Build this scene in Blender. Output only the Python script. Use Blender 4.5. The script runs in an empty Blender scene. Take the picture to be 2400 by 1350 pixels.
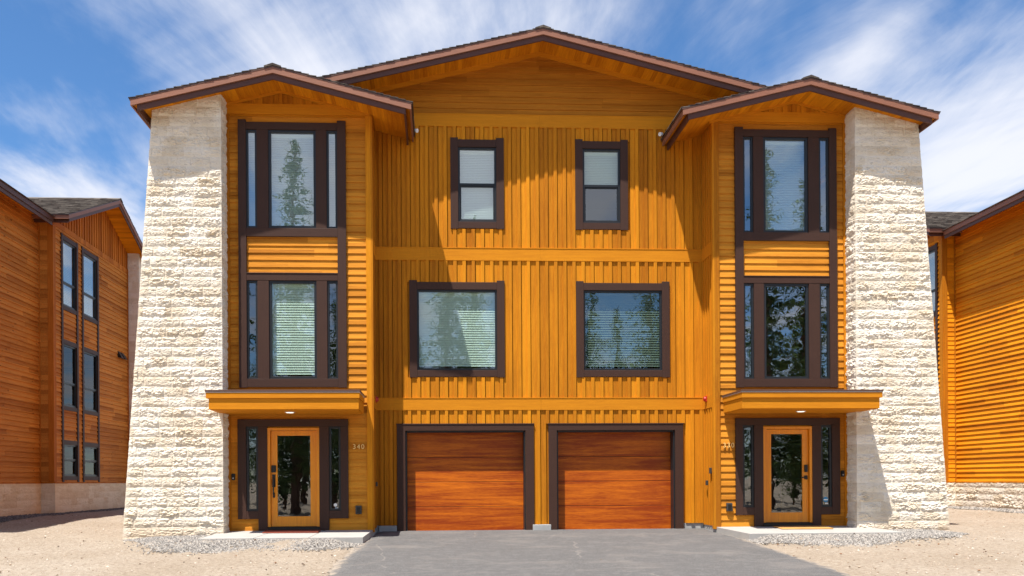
import bpy, math, random
import numpy as np
from mathutils import Matrix, Vector

# ------------------------------------------------------------------ camera, sky, sun, exposure
scene = bpy.context.scene
COL = scene.collection
rad = math.radians
PSI, RHO = rad(2.9), 0.006
cam = bpy.data.cameras.new('camera')
cam.sensor_width = 36.0
cam.lens = 2016.0 / 2400 * 36
cam.shift_x = (1200 - 1132) / 2400
cam.shift_y = (1128 - 675) / 2400
cam.clip_end = 6000
cam_ob = bpy.data.objects.new('camera', cam)
COL.objects.link(cam_ob)
fw = Vector((math.sin(PSI), math.cos(PSI), 0))
rt = Vector((math.cos(PSI), -math.sin(PSI), 0))
up = Vector((0, 0, 1))
rc = rt * math.cos(RHO) - up * math.sin(RHO)
uc = up * math.cos(RHO) + rt * math.sin(RHO)
m3 = Matrix((rc, uc, -fw)).transposed()
cam_ob.matrix_world = Matrix.Translation((0, -18, 1.04)) @ m3.to_4x4()
scene.camera = cam_ob

SUN = Vector((-0.76, -1.0, 3.2)).normalized()      # towards the sun
EL = math.asin(SUN.z)
AZ = math.atan2(SUN.x, SUN.y)
sun = bpy.data.lights.new('sun', 'SUN')
sun.energy = 5.0
sun.angle = rad(0.5)
sun.color = (1.0, 0.955, 0.88)
sun_ob = bpy.data.objects.new('sun', sun)
COL.objects.link(sun_ob)
sun_ob.rotation_euler = SUN.to_track_quat('Z', 'Y').to_euler()
sun_ob.location = (-10, -20, 40)

world = bpy.data.worlds.new('World')
scene.world = world
world.use_nodes = True


def build_world():
    nt = world.node_tree
    nt.nodes.clear()
    N = nt.nodes.new
    L = nt.links.new
    out = N('ShaderNodeOutputWorld')
    bg = N('ShaderNodeBackground')
    bg.inputs['Strength'].default_value = 0.080
    L(bg.outputs[0], out.inputs['Surface'])
    sky = N('ShaderNodeTexSky')
    sky.sky_type = 'NISHITA'
    sky.sun_disc = False
    sky.sun_elevation = EL
    sky.sun_rotation = AZ % (2 * math.pi)
    sky.altitude = 1800
    sky.air_density = 1.0
    sky.dust_density = 0.4
    sky.ozone_density = 2.0
    hs = N('ShaderNodeHueSaturation')
    hs.inputs['Saturation'].default_value = 1.26
    hs.inputs['Value'].default_value = 1.32
    L(sky.outputs[0], hs.inputs['Color'])
    # cirrus: wind-drawn streaks on a high flat layer, running north-south
    tc = N('ShaderNodeTexCoord')
    sep = N('ShaderNodeSeparateXYZ')
    L(tc.outputs['Generated'], sep.inputs[0])
    mz = N('ShaderNodeMath'); mz.operation = 'MAXIMUM'; mz.inputs[1].default_value = 0.03
    L(sep.outputs['Z'], mz.inputs[0])
    dx = N('ShaderNodeMath'); dx.operation = 'DIVIDE'
    dy = N('ShaderNodeMath'); dy.operation = 'DIVIDE'
    L(sep.outputs['X'], dx.inputs[0]); L(mz.outputs[0], dx.inputs[1])
    L(sep.outputs['Y'], dy.inputs[0]); L(mz.outputs[0], dy.inputs[1])
    cb = N('ShaderNodeCombineXYZ')
    L(dx.outputs[0], cb.inputs[0]); L(dy.outputs[0], cb.inputs[1])

    def noise(scale, loc, s, det, rough, dist, rot=0.0):
        mp = N('ShaderNodeMapping')
        mp.inputs['Scale'].default_value = scale
        mp.inputs['Location'].default_value = loc
        mp.inputs['Rotation'].default_value = (0, 0, rot)
        L(cb.outputs[0], mp.inputs[0])
        n = N('ShaderNodeTexNoise')
        n.inputs['Scale'].default_value = s
        n.inputs['Detail'].default_value = det
        n.inputs['Roughness'].default_value = rough
        n.inputs['Distortion'].default_value = dist
        L(mp.outputs[0], n.inputs['Vector'])
        return n.outputs['Fac']
    big = noise((0.80, 0.34, 1), (0.4, 9.3, 0), 1.0, 5, 0.55, 1.1)
    fine = noise((1.25, 0.42, 1), (6.1, 0.6, 0), 1.0, 11, 0.63, 0.7, 0.12)
    wisp = noise((2.4, 1.0, 1), (2.2, 8.1, 0), 1.0, 9, 0.62, 1.1, -0.1)

    def math2(op, a, b):
        m = N('ShaderNodeMath'); m.operation = op
        for i, v in enumerate((a, b)):
            if isinstance(v, (int, float)):
                m.inputs[i].default_value = v
            else:
                L(v, m.inputs[i])
        return m.outputs[0]
    s = math2('ADD', math2('MULTIPLY', big, 1.05), math2('MULTIPLY', fine, 0.85))
    s = math2('ADD', s, math2('MULTIPLY', wisp, 0.32))
    mr = N('ShaderNodeMapRange')
    mr.interpolation_type = 'SMOOTHSTEP'
    mr.inputs['From Min'].default_value = 0.90
    mr.inputs['From Max'].default_value = 1.36
    mr.inputs['To Min'].default_value = 0.03
    mr.inputs['To Max'].default_value = 0.92
    L(s, mr.inputs['Value'])
    mix = N('ShaderNodeMix'); mix.data_type = 'RGBA'
    L(mr.outputs[0], mix.inputs['Factor'])
    L(hs.outputs[0], mix.inputs[6])
    mix.inputs[7].default_value = (6.9, 7.0, 7.5, 1)
    L(mix.outputs[2], bg.inputs['Color'])


build_world()
scene.view_settings.view_transform = 'Standard'
scene.view_settings.look = 'None'
scene.view_settings.exposure = 0.84
scene.view_settings.gamma = 1.0
scene.view_settings.use_curve_mapping = False

random.seed(11)
rng = np.random.default_rng(5)

# ------------------------------------------------------------------ materials


class Mat:
    """small node-tree helper around one Principled BSDF"""

    def __init__(self, name, rough=0.6, spec=0.4):
        self.m = bpy.data.materials.new(name)
        self.m.use_nodes = True
        self.nt = self.m.node_tree
        self.b = self.nt.nodes['Principled BSDF']
        self.b.inputs['Roughness'].default_value = rough
        self.b.inputs['Specular IOR Level'].default_value = spec
        self.tc = self.N('ShaderNodeTexCoord').outputs['Object']

    def N(self, t):
        return self.nt.nodes.new(t)

    def L(self, a, b):
        self.nt.links.new(a, b)

    def put(self, sock, v):
        if isinstance(v, (int, float)):
            sock.default_value = v
        elif isinstance(v, tuple):
            sock.default_value = v if len(v) == 4 or sock.type == 'VECTOR' else (*v, 1)
        else:
            self.L(v, sock)

    def math(self, op, a, b=0.0, c=None):
        n = self.N('ShaderNodeMath'); n.operation = op
        self.put(n.inputs[0], a); self.put(n.inputs[1], b)
        if c is not None:
            self.put(n.inputs[2], c)
        return n.outputs[0]

    def map(self, scale=(1, 1, 1), loc=(0, 0, 0), src=None):
        n = self.N('ShaderNodeMapping')
        n.inputs['Scale'].default_value = scale
        n.inputs['Location'].default_value = loc
        self.L(src or self.tc, n.inputs[0])
        return n.outputs[0]

    def noise(self, vec, s=1.0, det=4, rough=0.5, dist=0.0):
        n = self.N('ShaderNodeTexNoise')
        n.inputs['Scale'].default_value = s
        n.inputs['Detail'].default_value = det
        n.inputs['Roughness'].default_value = rough
        n.inputs['Distortion'].default_value = dist
        self.L(vec, n.inputs['Vector'])
        return n.outputs['Fac']

    def ramp(self, fac, *stops):
        n = self.N('ShaderNodeValToRGB')
        e = n.color_ramp.elements
        while len(e) < len(stops):
            e.new(0.5)
        for el, (p, c) in zip(e, stops):
            el.position = p
            el.color = (*c, 1)
        self.L(fac, n.inputs[0])
        return n.outputs[0]

    def mix(self, fac, a, b, mode='MIX'):
        n = self.N('ShaderNodeMix'); n.data_type = 'RGBA'; n.blend_type = mode
        self.put(n.inputs[0], fac); self.put(n.inputs[6], a); self.put(n.inputs[7], b)
        return n.outputs[2]

    def white(self, vec):
        n = self.N('ShaderNodeTexWhiteNoise'); n.noise_dimensions = '3D'
        self.L(vec, n.inputs['Vector'])
        return n.outputs['Value']

    def comb(self, x=0.0, y=0.0, z=0.0):
        n = self.N('ShaderNodeCombineXYZ')
        self.put(n.inputs[0], x); self.put(n.inputs[1], y); self.put(n.inputs[2], z)
        return n.outputs[0]

    def sep(self, v=None):
        n = self.N('ShaderNodeSeparateXYZ')
        self.L(v or self.tc, n.inputs[0])
        return n.outputs

    def color(self, c):
        self.put(self.b.inputs['Base Color'], c)
        return self

    def bump(self, h, strength=0.3, dist=0.01):
        n = self.N('ShaderNodeBump')
        n.inputs['Strength'].default_value = strength
        n.inputs['Distance'].default_value = dist
        self.L(h, n.inputs['Height'])
        self.L(n.outputs[0], self.b.inputs['Normal'])
        return self


def wood(name, light, dark, axis, board, rough=0.62, ga=1.6, gc=26.0, grain=1.0, joint=0.0, vary=0.35, knots=0.0, spec=0.06):
    """stained boards running along `axis`; `board` = width of one board across it"""
    M = Mat(name, rough, spec)
    x, y, z = M.sep()[:]
    along = {'x': x, 'y': y, 'z': z}[axis]
    across = z if axis == 'x' else x
    bid = M.math('FLOOR', M.math('DIVIDE', across, board))
    if joint:
        off = M.math('MULTIPLY', M.white(M.comb(bid, 3.7, 1.1)), joint)
        jid = M.math('FLOOR', M.math('DIVIDE', M.math('ADD', along, off), joint))
    else:
        jid = 0.0
    idv = M.comb(bid, jid, 0.5)
    w = M.white(idv)
    shift = M.math('MULTIPLY', w, 37.0)
    sc = ga
    gv = M.comb(M.math('MULTIPLY', along, sc), M.math('ADD', M.math('MULTIPLY', across, gc), shift),
                M.math('ADD', M.math('MULTIPLY', y if axis != 'y' else z, gc), shift))
    g = M.noise(gv, 1.0, 6, 0.62, 0.6)
    gv2 = M.comb(M.math('MULTIPLY', along, 9.0), M.math('ADD', M.math('MULTIPLY', across, 130.0), shift), M.math('MULTIPLY', y if axis != 'y' else z, 90.0))
    g2 = M.noise(gv2, 1.0, 3, 0.6)
    big = M.noise(M.map((0.35, 0.35, 0.35)), 1.0, 3, 0.5)
    f = M.math('ADD', M.math('MULTIPLY', g, 0.75 * grain), M.math('MULTIPLY', g2, 0.35 * grain))
    f = M.math('ADD', f, M.math('MULTIPLY', M.math('SUBTRACT', w, 0.5), vary))
    f = M.math('ADD', f, M.math('MULTIPLY', M.math('SUBTRACT', big, 0.5), 0.5))
    mr = M.N('ShaderNodeMapRange')
    mr.inputs['From Min'].default_value = 0.25
    mr.inputs['From Max'].default_value = 0.85
    M.L(f, mr.inputs['Value'])
    c = M.mix(mr.outputs[0], light, dark)
    if knots:
        v = M.N('ShaderNodeTexVoronoi'); v.inputs['Scale'].default_value = 1.0
        M.L(M.comb(M.math('MULTIPLY', along, 2.2), M.math('ADD', M.math('MULTIPLY', across, 7.1), shift), 0.0), v.inputs['Vector'])
        k = M.math('LESS_THAN', v.outputs['Distance'], 0.11)
        c = M.mix(M.math('MULTIPLY', k, knots), c, (dark[0] * .25, dark[1] * .22, dark[2] * .25))
    M.color(c)
    M.bump(M.math('ADD', g, g2), 0.25, 0.004)
    return M.m


def painted(name, c, rough=0.5, grain=0.15, spec=0.4, axis=None):
    M = Mat(name, rough, spec)
    n = M.noise(M.map((3, 3, 3)), 1.0, 5, 0.6)
    if axis:
        s = {'x': (2, 60, 60), 'z': (60, 60, 2), 'y': (60, 2, 60)}[axis]
        n2 = M.noise(M.map(s), 1.0, 4, 0.6)
        n = M.math('ADD', M.math('MULTIPLY', n, 0.4), M.math('MULTIPLY', n2, 0.6))
        M.bump(n2, 0.35, 0.004)
    a = tuple(v * (1 + grain * 1.6) for v in c)
    b = tuple(v * (1 - grain * 1.6) for v in c)
    M.color(M.mix(n, a, b))
    return M.m


AMB_L, AMB_D = (0.69, 0.264, 0.014), (0.35, 0.115, 0.009)
m_lap = wood('amber_lap_siding', (0.70, 0.282, 0.030), (0.38, 0.135, 0.015), 'x', 0.1417, joint=3.6, vary=0.42)
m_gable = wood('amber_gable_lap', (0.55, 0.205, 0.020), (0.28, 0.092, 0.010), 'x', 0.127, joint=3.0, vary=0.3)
m_batten = wood('amber_board_and_batten', AMB_L, AMB_D, 'z', 0.193, vary=0.42)
m_band = wood('amber_band_trim', (0.68, 0.260, 0.014), (0.42, 0.138, 0.010), 'x', 3.4, vary=0.15, grain=0.8)
m_soffit = wood('amber_soffit_planks', (0.80, 0.31, 0.012), (0.40, 0.115, 0.006), 'y', 0.09, vary=0.3)
m_garage = wood('red_cedar_garage', (0.86, 0.225, 0.010), (0.27, 0.04, 0.004), 'x', 0.535, grain=1.3, vary=0.1, rough=0.42, spec=0.25, ga=0.7, gc=11.0)
m_doorwood = wood('varnished_door_wood', (0.90, 0.34, 0.008), (0.60, 0.18, 0.005), 'z', 0.4, vary=0.1, rough=0.35, spec=0.5)
m_cedar = wood('red_cedar_lap', (0.65, 0.262, 0.05), (0.33, 0.108, 0.018), 'x', 0.14, joint=3.2, vary=0.42, knots=0.7)
m_cedarv = wood('red_cedar_batten', (0.58, 0.20, 0.03), (0.30, 0.08, 0.01), 'z', 0.193, vary=0.35)
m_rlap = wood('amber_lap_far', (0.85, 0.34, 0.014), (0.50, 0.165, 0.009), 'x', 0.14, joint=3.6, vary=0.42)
m_trim = painted('dark_brown_trim', (0.054, 0.026, 0.018), 0.55, 0.16, 0.2, axis='z')
m_trimx = painted('dark_brown_rail', (0.054, 0.026, 0.018), 0.55, 0.16, 0.2, axis='x')
m_fascia = painted('red_brown_fascia', (0.25, 0.103, 0.060), 0.55, 0.22, axis='x')
m_fascia2 = painted('dark_fascia', (0.088, 0.034, 0.024), 0.55, 0.2, axis='x')
m_sash = painted('black_sash', (0.014, 0.016, 0.019), 0.38, 0.05)
m_black = painted('black_hardware', (0.012, 0.011, 0.011), 0.35, 0.05)
m_concrete = painted('pale_concrete', (0.36, 0.342, 0.318), 0.85, 0.1)
m_concd = painted('grey_concrete', (0.36, 0.36, 0.35), 0.9, 0.22)
m_metal = painted('drip_metal', (0.45, 0.42, 0.40), 0.35, 0.05)
m_capbrown = painted('brown_metal_cap', (0.10, 0.05, 0.035), 0.4, 0.1)
m_white = painted('white_plastic', (0.78, 0.78, 0.76), 0.4, 0.02)
m_red = painted('red_plastic', (0.45, 0.025, 0.014), 0.35, 0.05)
m_grey = painted('grey_plastic', (0.045, 0.043, 0.042), 0.4, 0.05)
m_gold = painted('brass_numerals', (0.86, 0.58, 0.20), 0.35, 0.03)
m_blue = painted('blue_sticker', (0.03, 0.22, 0.42), 0.4, 0.02)
m_room = painted('room_wall', (0.34, 0.32, 0.29), 0.8, 0.05)
m_roomdark = painted('room_floor', (0.16, 0.12, 0.09), 0.5, 0.1)
m_rubber = painted('seal_strip', (0.55, 0.54, 0.52), 0.6, 0.03)


def mat_blind(name, c, pitch=0.05):
    M = Mat(name, 0.6, 0.2)
    z = M.sep()[2]
    w = M.math('SINE', M.math('MULTIPLY', z, 2 * math.pi / pitch))
    M.color(c)
    return M.m


m_blind = mat_blind('white_blind', (0.80, 0.81, 0.78))
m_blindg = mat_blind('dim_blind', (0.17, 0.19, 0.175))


def mat_glass(name, tint, refl, wav=0.25):
    m = bpy.data.materials.new(name)
    m.use_nodes = True
    nt = m.node_tree
    nt.nodes.clear()
    N = nt.nodes.new
    L = nt.links.new
    out = N('ShaderNodeOutputMaterial')
    tr = N('ShaderNodeBsdfTransparent'); tr.inputs[0].default_value = (*tint, 1)
    gl = N('ShaderNodeBsdfGlossy'); gl.inputs['Roughness'].default_value = 0.0
    gl.inputs['Color'].default_value = (0.93, 0.97, 1.0, 1)
    tc = N('ShaderNodeTexCoord')
    n = N('ShaderNodeTexNoise'); n.inputs['Scale'].default_value = 1.3; n.inputs['Detail'].default_value = 3.0
    L(tc.outputs['Object'], n.inputs['Vector'])
    bp = N('ShaderNodeBump'); bp.inputs['Strength'].default_value = wav; bp.inputs['Distance'].default_value = 0.01
    L(n.outputs['Fac'], bp.inputs['Height'])
    L(bp.outputs[0], gl.inputs['Normal'])
    lw = N('ShaderNodeLayerWeight'); lw.inputs['Blend'].default_value = 0.5
    fr = N('ShaderNodeMath'); fr.operation = 'POWER'; fr.inputs[1].default_value = 5.0
    L(lw.outputs['Facing'], fr.inputs[0])
    ma = N('ShaderNodeMath'); ma.operation = 'MULTIPLY_ADD'; ma.use_clamp = True
    L(fr.outputs[0], ma.inputs[0]); ma.inputs[1].default_value = 0.9; ma.inputs[2].default_value = refl
    mx = N('ShaderNodeMixShader')
    L(ma.outputs[0], mx.inputs[0]); L(tr.outputs[0], mx.inputs[1]); L(gl.outputs[0], mx.inputs[2])
    L(mx.outputs[0], out.inputs[0])
    return m


m_glass = mat_glass('green_tinted_glass', (0.74, 0.86, 0.79), 0.17)
m_glassb = mat_glass('reflective_glass', (0.76, 0.88, 0.85), 0.27)
m_glassn = mat_glass('dim_glass', (0.5, 0.56, 0.52), 0.03)
m_glassd = mat_glass('dark_door_glass', (0.6, 0.6, 0.57), 0.16)


def mat_stone(name, light, mid, tan):
    M = Mat(name, 0.9, 0.15)
    x, y, z = M.sep()[:]
    row = M.math('FLOOR', M.math('DIVIDE', z, 0.193))
    cell = M.math('FLOOR', M.math('DIVIDE', M.math('ADD', M.math('ADD', x, y), M.math('MULTIPLY', row, 0.37)), 0.42))
    w = M.white(M.comb(row, cell, 0.3))
    n = M.noise(M.map((3, 3, 5)), 1.0, 7, 0.65)
    n2 = M.noise(M.map((14, 14, 20)), 1.0, 5, 0.6)
    f = M.math('ADD', M.math('MULTIPLY', n, 0.7), M.math('MULTIPLY', w, 0.3))
    c = M.ramp(f, (0.25, light), (0.5, mid), (0.8, tan))
    c = M.mix(M.math('MULTIPLY', M.math('GREATER_THAN', n2, 0.63), 0.35), c, tuple(v * 0.55 for v in tan))
    # rusty soil splash close to the ground
    low = M.N('ShaderNodeMapRange'); low.inputs['From Min'].default_value = 0.55; low.inputs['From Max'].default_value = -0.05
    M.L(M.math('ADD', z, M.math('MULTIPLY', n, 0.3)), low.inputs['Value'])
    c = M.mix(M.math('MULTIPLY', low.outputs[0], 0.55), c, (0.50, 0.33, 0.17))
    M.color(c)
    M.bump(M.math('ADD', n2, n), 0.5, 0.012)
    return M.m


m_stone = mat_stone('split_limestone', (0.81, 0.755, 0.665), (0.71, 0.635, 0.52), (0.58, 0.47, 0.33))
m_stone2 = mat_stone('tan_limestone', (0.84, 0.74, 0.58), (0.76, 0.63, 0.46), (0.64, 0.48, 0.30))


def mat_shingle():
    M = Mat('asphalt_shingles', 0.9, 0.1)
    x, y, z = M.sep()[:]
    row = M.math('FLOOR', M.math('DIVIDE', z, 0.045))
    tab = M.math('FLOOR', M.math('DIVIDE', M.math('ADD', M.math('ADD', x, y), M.math('MULTIPLY', row, 0.131)), 0.2))
    w = M.white(M.comb(row, tab, 0.9))
    n = M.noise(M.map((90, 90, 90)), 1.0, 2, 0.5)
    f = M.math('ADD', M.math('MULTIPLY', w, 0.7), M.math('MULTIPLY', n, 0.3))
    M.color(M.ramp(f, (0.1, (0.03, 0.024, 0.022)), (0.5, (0.085, 0.07, 0.06)), (0.9, (0.19, 0.165, 0.14))))
    M.bump(n, 0.4, 0.004)
    return M.m


m_shingle = mat_shingle()


def mat_sand():
    M = Mat('dry_sand', 0.95, 0.1)
    n = M.noise(M.map((0.5, 0.5, 0.5)), 1.0, 6, 0.6)
    n2 = M.noise(M.map((5, 5, 5)), 1.0, 6, 0.7)
    n3 = M.noise(M.map((60, 60, 60)), 1.0, 4, 0.7)
    n5 = M.noise(M.map((17, 17, 17)), 1.0, 5, 0.7)
    n4 = M.noise(M.map((1.1, 3.2, 1.0), (4, 2, 0)), 1.0, 5, 0.6, 1.0)
    c = M.ramp(n, (0.3, (0.35, 0.285, 0.212)), (0.5, (0.41, 0.338, 0.262)), (0.7, (0.47, 0.402, 0.325)))
    c = M.mix(M.math('MULTIPLY', n4, 0.35), c, (0.46, 0.395, 0.325))
    c = M.mix(M.math('MULTIPLY', n2, 0.45), c, (0.30, 0.23, 0.165))
    c = M.mix(M.math('MULTIPLY', M.math('GREATER_THAN', n5, 0.57), 0.45), c, (0.19, 0.14, 0.10))
    c = M.mix(M.math('MULTIPLY', M.math('LESS_THAN', n5, 0.42), 0.35), c, (0.60, 0.52, 0.43))
    spk = M.math('GREATER_THAN', n3, 0.62)
    c = M.mix(M.math('MULTIPLY', spk, 0.6), c, (0.15, 0.11, 0.085))
    M.color(c)
    M.bump(M.math('ADD', M.math('ADD', M.math('MULTIPLY', n2, 0.8), M.math('MULTIPLY', n5, 0.7)), M.math('MULTIPLY', n3, 0.3)), 1.0, 0.07)
    return M.m


def mat_asphalt():
    M = Mat('grey_asphalt', 0.85, 0.25)
    n = M.noise(M.map((0.9, 0.9, 0.9)), 1.0, 6, 0.6, 0.6)
    f = M.noise(M.map((95, 95, 95)), 1.0, 2, 0.6)
    dust = M.noise(M.map((0.9, 1.3, 1), (7, 3, 0)), 1.0, 7, 0.62, 0.5)
    c = M.ramp(f, (0.32, (0.045, 0.044, 0.044)), (0.52, (0.105, 0.103, 0.101)), (0.72, (0.24, 0.233, 0.228)))
    c = M.mix(M.math('MULTIPLY', n, 0.4), c, (0.16, 0.152, 0.15))
    mot = M.noise(M.map((5.5, 6.0, 4.5)), 1.0, 6, 0.7)
    c = M.mix(M.math('MULTIPLY', M.math('GREATER_THAN', mot, 0.55), 0.12), c, (0.26, 0.25, 0.24))
    c = M.mix(M.math('MULTIPLY', M.math('LESS_THAN', mot, 0.42), 0.14), c, (0.07, 0.068, 0.067))
    d = M.N('ShaderNodeMapRange'); d.inputs['From Min'].default_value = 0.52; d.inputs['From Max'].default_value = 0.74
    M.L(dust, d.inputs['Value'])
    c = M.mix(M.math('MULTIPLY', d.outputs[0], 0.32), c, (0.30, 0.262, 0.23))
    # sand blown and trodden over the two long edges
    x, y, z = M.sep()[:]
    dl = M.math('SUBTRACT', x, M.math('MULTIPLY_ADD', y, 0.032, -1.45))
    dr = M.math('SUBTRACT', M.math('MULTIPLY_ADD', y, 0.026, 5.87), x)
    de = M.math('ADD', M.math('MINIMUM', dl, dr), M.math('MULTIPLY', M.math('SUBTRACT', mot, 0.5), 0.9))
    ed = M.N('ShaderNodeMapRange'); ed.inputs['From Min'].default_value = 0.18; ed.inputs['From Max'].default_value = 0.0
    M.L(de, ed.inputs['Value'])
    c = M.mix(M.math('MULTIPLY', ed.outputs[0], 0.7), c, (0.40, 0.33, 0.255))
    # a few hairline cracks
    v = M.N('ShaderNodeTexVoronoi'); v.feature = 'DISTANCE_TO_EDGE'; v.inputs['Scale'].default_value = 0.33
    wv = M.N('ShaderNodeTexNoise'); wv.inputs['Scale'].default_value = 1.7; wv.inputs['Detail'].default_value = 5
    M.L(M.tc, wv.inputs['Vector'])
    add = M.N('ShaderNodeMix'); add.data_type = 'VECTOR'; add.inputs[0].default_value = 0.3
    M.L(M.tc, add.inputs[4]); M.L(wv.outputs['Color'], add.inputs[5])
    M.L(add.outputs[1], v.inputs['Vector'])
    cr = M.math('MULTIPLY', M.math('LESS_THAN', v.outputs['Distance'], 0.0025), M.math('GREATER_THAN', n, 0.5))
    c = M.mix(M.math('MULTIPLY', cr, 0.22), c, (0.42, 0.37, 0.32))
    M.color(c)
    M.bump(f, 0.9, 0.012)
    return M.m


def mat_gravel():
    M = Mat('grey_gravel', 0.9, 0.2)
    v = M.N('ShaderNodeTexVoronoi'); v.inputs['Scale'].default_value = 42
    M.L(M.tc, v.inputs['Vector'])
    w = M.sep(v.outputs['Color'])[0]
    M.color(M.ramp(w, (0.1, (0.12, 0.115, 0.11)), (0.5, (0.26, 0.245, 0.23)), (0.9, (0.46, 0.43, 0.40))))
    M.bump(v.outputs['Distance'], 0.9, -0.02)
    return M.m


def mat_stones(name, *stops):
    M = Mat(name, 0.9, 0.2)
    x, y, z = M.sep()[:]
    g = M.N('ShaderNodeNewGeometry')
    r = g.outputs['Random Per Island']
    M.color(M.ramp(r, *stops))
    return M.m


m_sand, m_asphalt, m_gravel = mat_sand(), mat_asphalt(), mat_gravel()
m_pebble = mat_stones('gravel_stones', (0.0, (0.10, 0.095, 0.09)), (0.5, (0.25, 0.23, 0.21)), (1.0, (0.44, 0.40, 0.355)))
m_pebbled = mat_stones('dark_gravel_stones', (0.0, (0.05, 0.05, 0.052)), (0.5, (0.11, 0.108, 0.108)), (1.0, (0.24, 0.23, 0.22)))
m_sandpeb = mat_stones('sand_pebbles', (0.0, (0.12, 0.085, 0.06)), (0.35, (0.33, 0.24, 0.16)), (0.7, (0.52, 0.42, 0.32)), (1.0, (0.70, 0.62, 0.54)))
m_litter = mat_stones('pine_litter', (0.0, (0.04, 0.022, 0.012)), (0.5, (0.12, 0.055, 0.028)), (1.0, (0.26, 0.14, 0.07)))
m_bark = painted('pine_bark', (0.13, 0.075, 0.05), 0.9, 0.3, axis='z')
m_needle = mat_stones('pine_needles', (0.0, (0.05, 0.085, 0.03)), (0.6, (0.09, 0.15, 0.05)), (1.0, (0.15, 0.22, 0.07)))

# ------------------------------------------------------------------ mesh helpers


class MB:
    def __init__(self):
        self.v, self.f, self.p = [], [], []

    def add(self, verts, faces):
        o = len(self.v)
        self.p.append((list(verts), list(faces)))
        self.v.extend(verts)
        self.f.extend([tuple(i + o for i in f) for f in faces])

    def box(self, x0, x1, y0, y1, z0, z1):
        if x0 > x1: x0, x1 = x1, x0
        if y0 > y1: y0, y1 = y1, y0
        self.add([(x0, y0, z0), (x1, y0, z0), (x1, y1, z0), (x0, y1, z0), (x0, y0, z1), (x1, y0, z1), (x1, y1, z1), (x0, y1, z1)],
                 [(0, 3, 2, 1), (4, 5, 6, 7), (0, 1, 5, 4), (1, 2, 6, 5), (2, 3, 7, 6), (3, 0, 4, 7)])
        return self

    def prism(self, poly, yf, yb):
        """poly in (x, z); yf may be a function of z; faces -y"""
        n = len(poly)
        fy = yf if callable(yf) else (lambda z: yf)
        vs = [(x, fy(z), z) for x, z in poly] + [(x, yb, z) for x, z in poly]
        fs = [tuple(range(n))] + [((i + 1) % n, i, i + n, (i + 1) % n + n) for i in range(n)] + [tuple(range(2 * n - 1, n - 1, -1))]
        self.add(vs, fs)
        return self

    def tube(self, p0, p1, r0, r1=None, n=10):
        r1 = r0 if r1 is None else r1
        p0, p1 = Vector(p0), Vector(p1)
        q = (p1 - p0).to_track_quat('Z', 'Y').to_matrix()
        vs = []
        for p, r in ((p0, r0), (p1, r1)):
            for i in range(n):
                a = 2 * math.pi * i / n
                vs.append(tuple(p + q @ Vector((r * math.cos(a), r * math.sin(a), 0))))
        self.add(vs, [(i, (i + 1) % n, n + (i + 1) % n, n + i) for i in range(n)] + [tuple(range(n - 1, -1, -1)), tuple(range(n, 2 * n))])
        return self

    def each(self, name, mat, parent=None, bevel=0.0):
        """one object for every separate piece added"""
        for v, f in self.p:
            m = MB(); m.add(v, f); m.build(name, mat, parent, bevel)

    def build(self, name, mat, parent=None, bevel=0.0, smooth=False):
        me = bpy.data.meshes.new(name)
        me.from_pydata(self.v, [], self.f)
        me.materials.append(mat)
        if smooth:
            me.polygons.foreach_set('use_smooth', [True] * len(me.polygons))
        o = bpy.data.objects.new(name, me)
        COL.objects.link(o)
        if parent:
            o.parent = parent
        if bevel:
            md = o.modifiers.new('bevel', 'BEVEL')
            md.width = bevel
            md.segments = 2
            md.limit_method = 'ANGLE'
        return o


def np_obj(name, verts, quads, mat, parent=None, smooth=False):
    me = bpy.data.meshes.new(name)
    me.vertices.add(len(verts))
    me.vertices.foreach_set('co', np.asarray(verts, dtype=np.float32).ravel())
    k = quads.shape[1]
    me.loops.add(quads.size)
    me.loops.foreach_set('vertex_index', quads.astype(np.int32).ravel())
    me.polygons.add(len(quads))
    me.polygons.foreach_set('loop_start', np.arange(0, quads.size, k, dtype=np.int32))
    me.polygons.foreach_set('use_smooth', np.full(len(quads), smooth))
    me.update(calc_edges=True)
    me.validate()
    me.materials.append(mat)
    o = bpy.data.objects.new(name, me)
    COL.objects.link(o)
    if parent:
        o.parent = parent
    return o


def clip(poly, a, b, c):
    """keep a*x + b*z <= c"""
    out = []
    n = len(poly)
    for i in range(n):
        p, q = poly[i], poly[(i + 1) % n]
        dp, dq = a * p[0] + b * p[1] - c, a * q[0] + b * q[1] - c
        if dp <= 0:
            out.append(p)
        if (dp < 0) != (dq < 0) and abs(dp - dq) > 1e-9:
            t = dp / (dp - dq)
            out.append((p[0] + t * (q[0] - p[0]), p[1] + t * (q[1] - p[1])))
    return out


def spans(a, b, cuts):
    out = [(a, b)]
    for c0, c1 in cuts:
        nx = []
        for s0, s1 in out:
            if c1 <= s0 or c0 >= s1:
                nx.append((s0, s1)); continue
            if c0 > s0: nx.append((s0, c0))
            if c1 < s1: nx.append((c1, s1))
        out = nx
    return [s for s in out if s[1] - s[0] > 1e-4]


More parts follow.
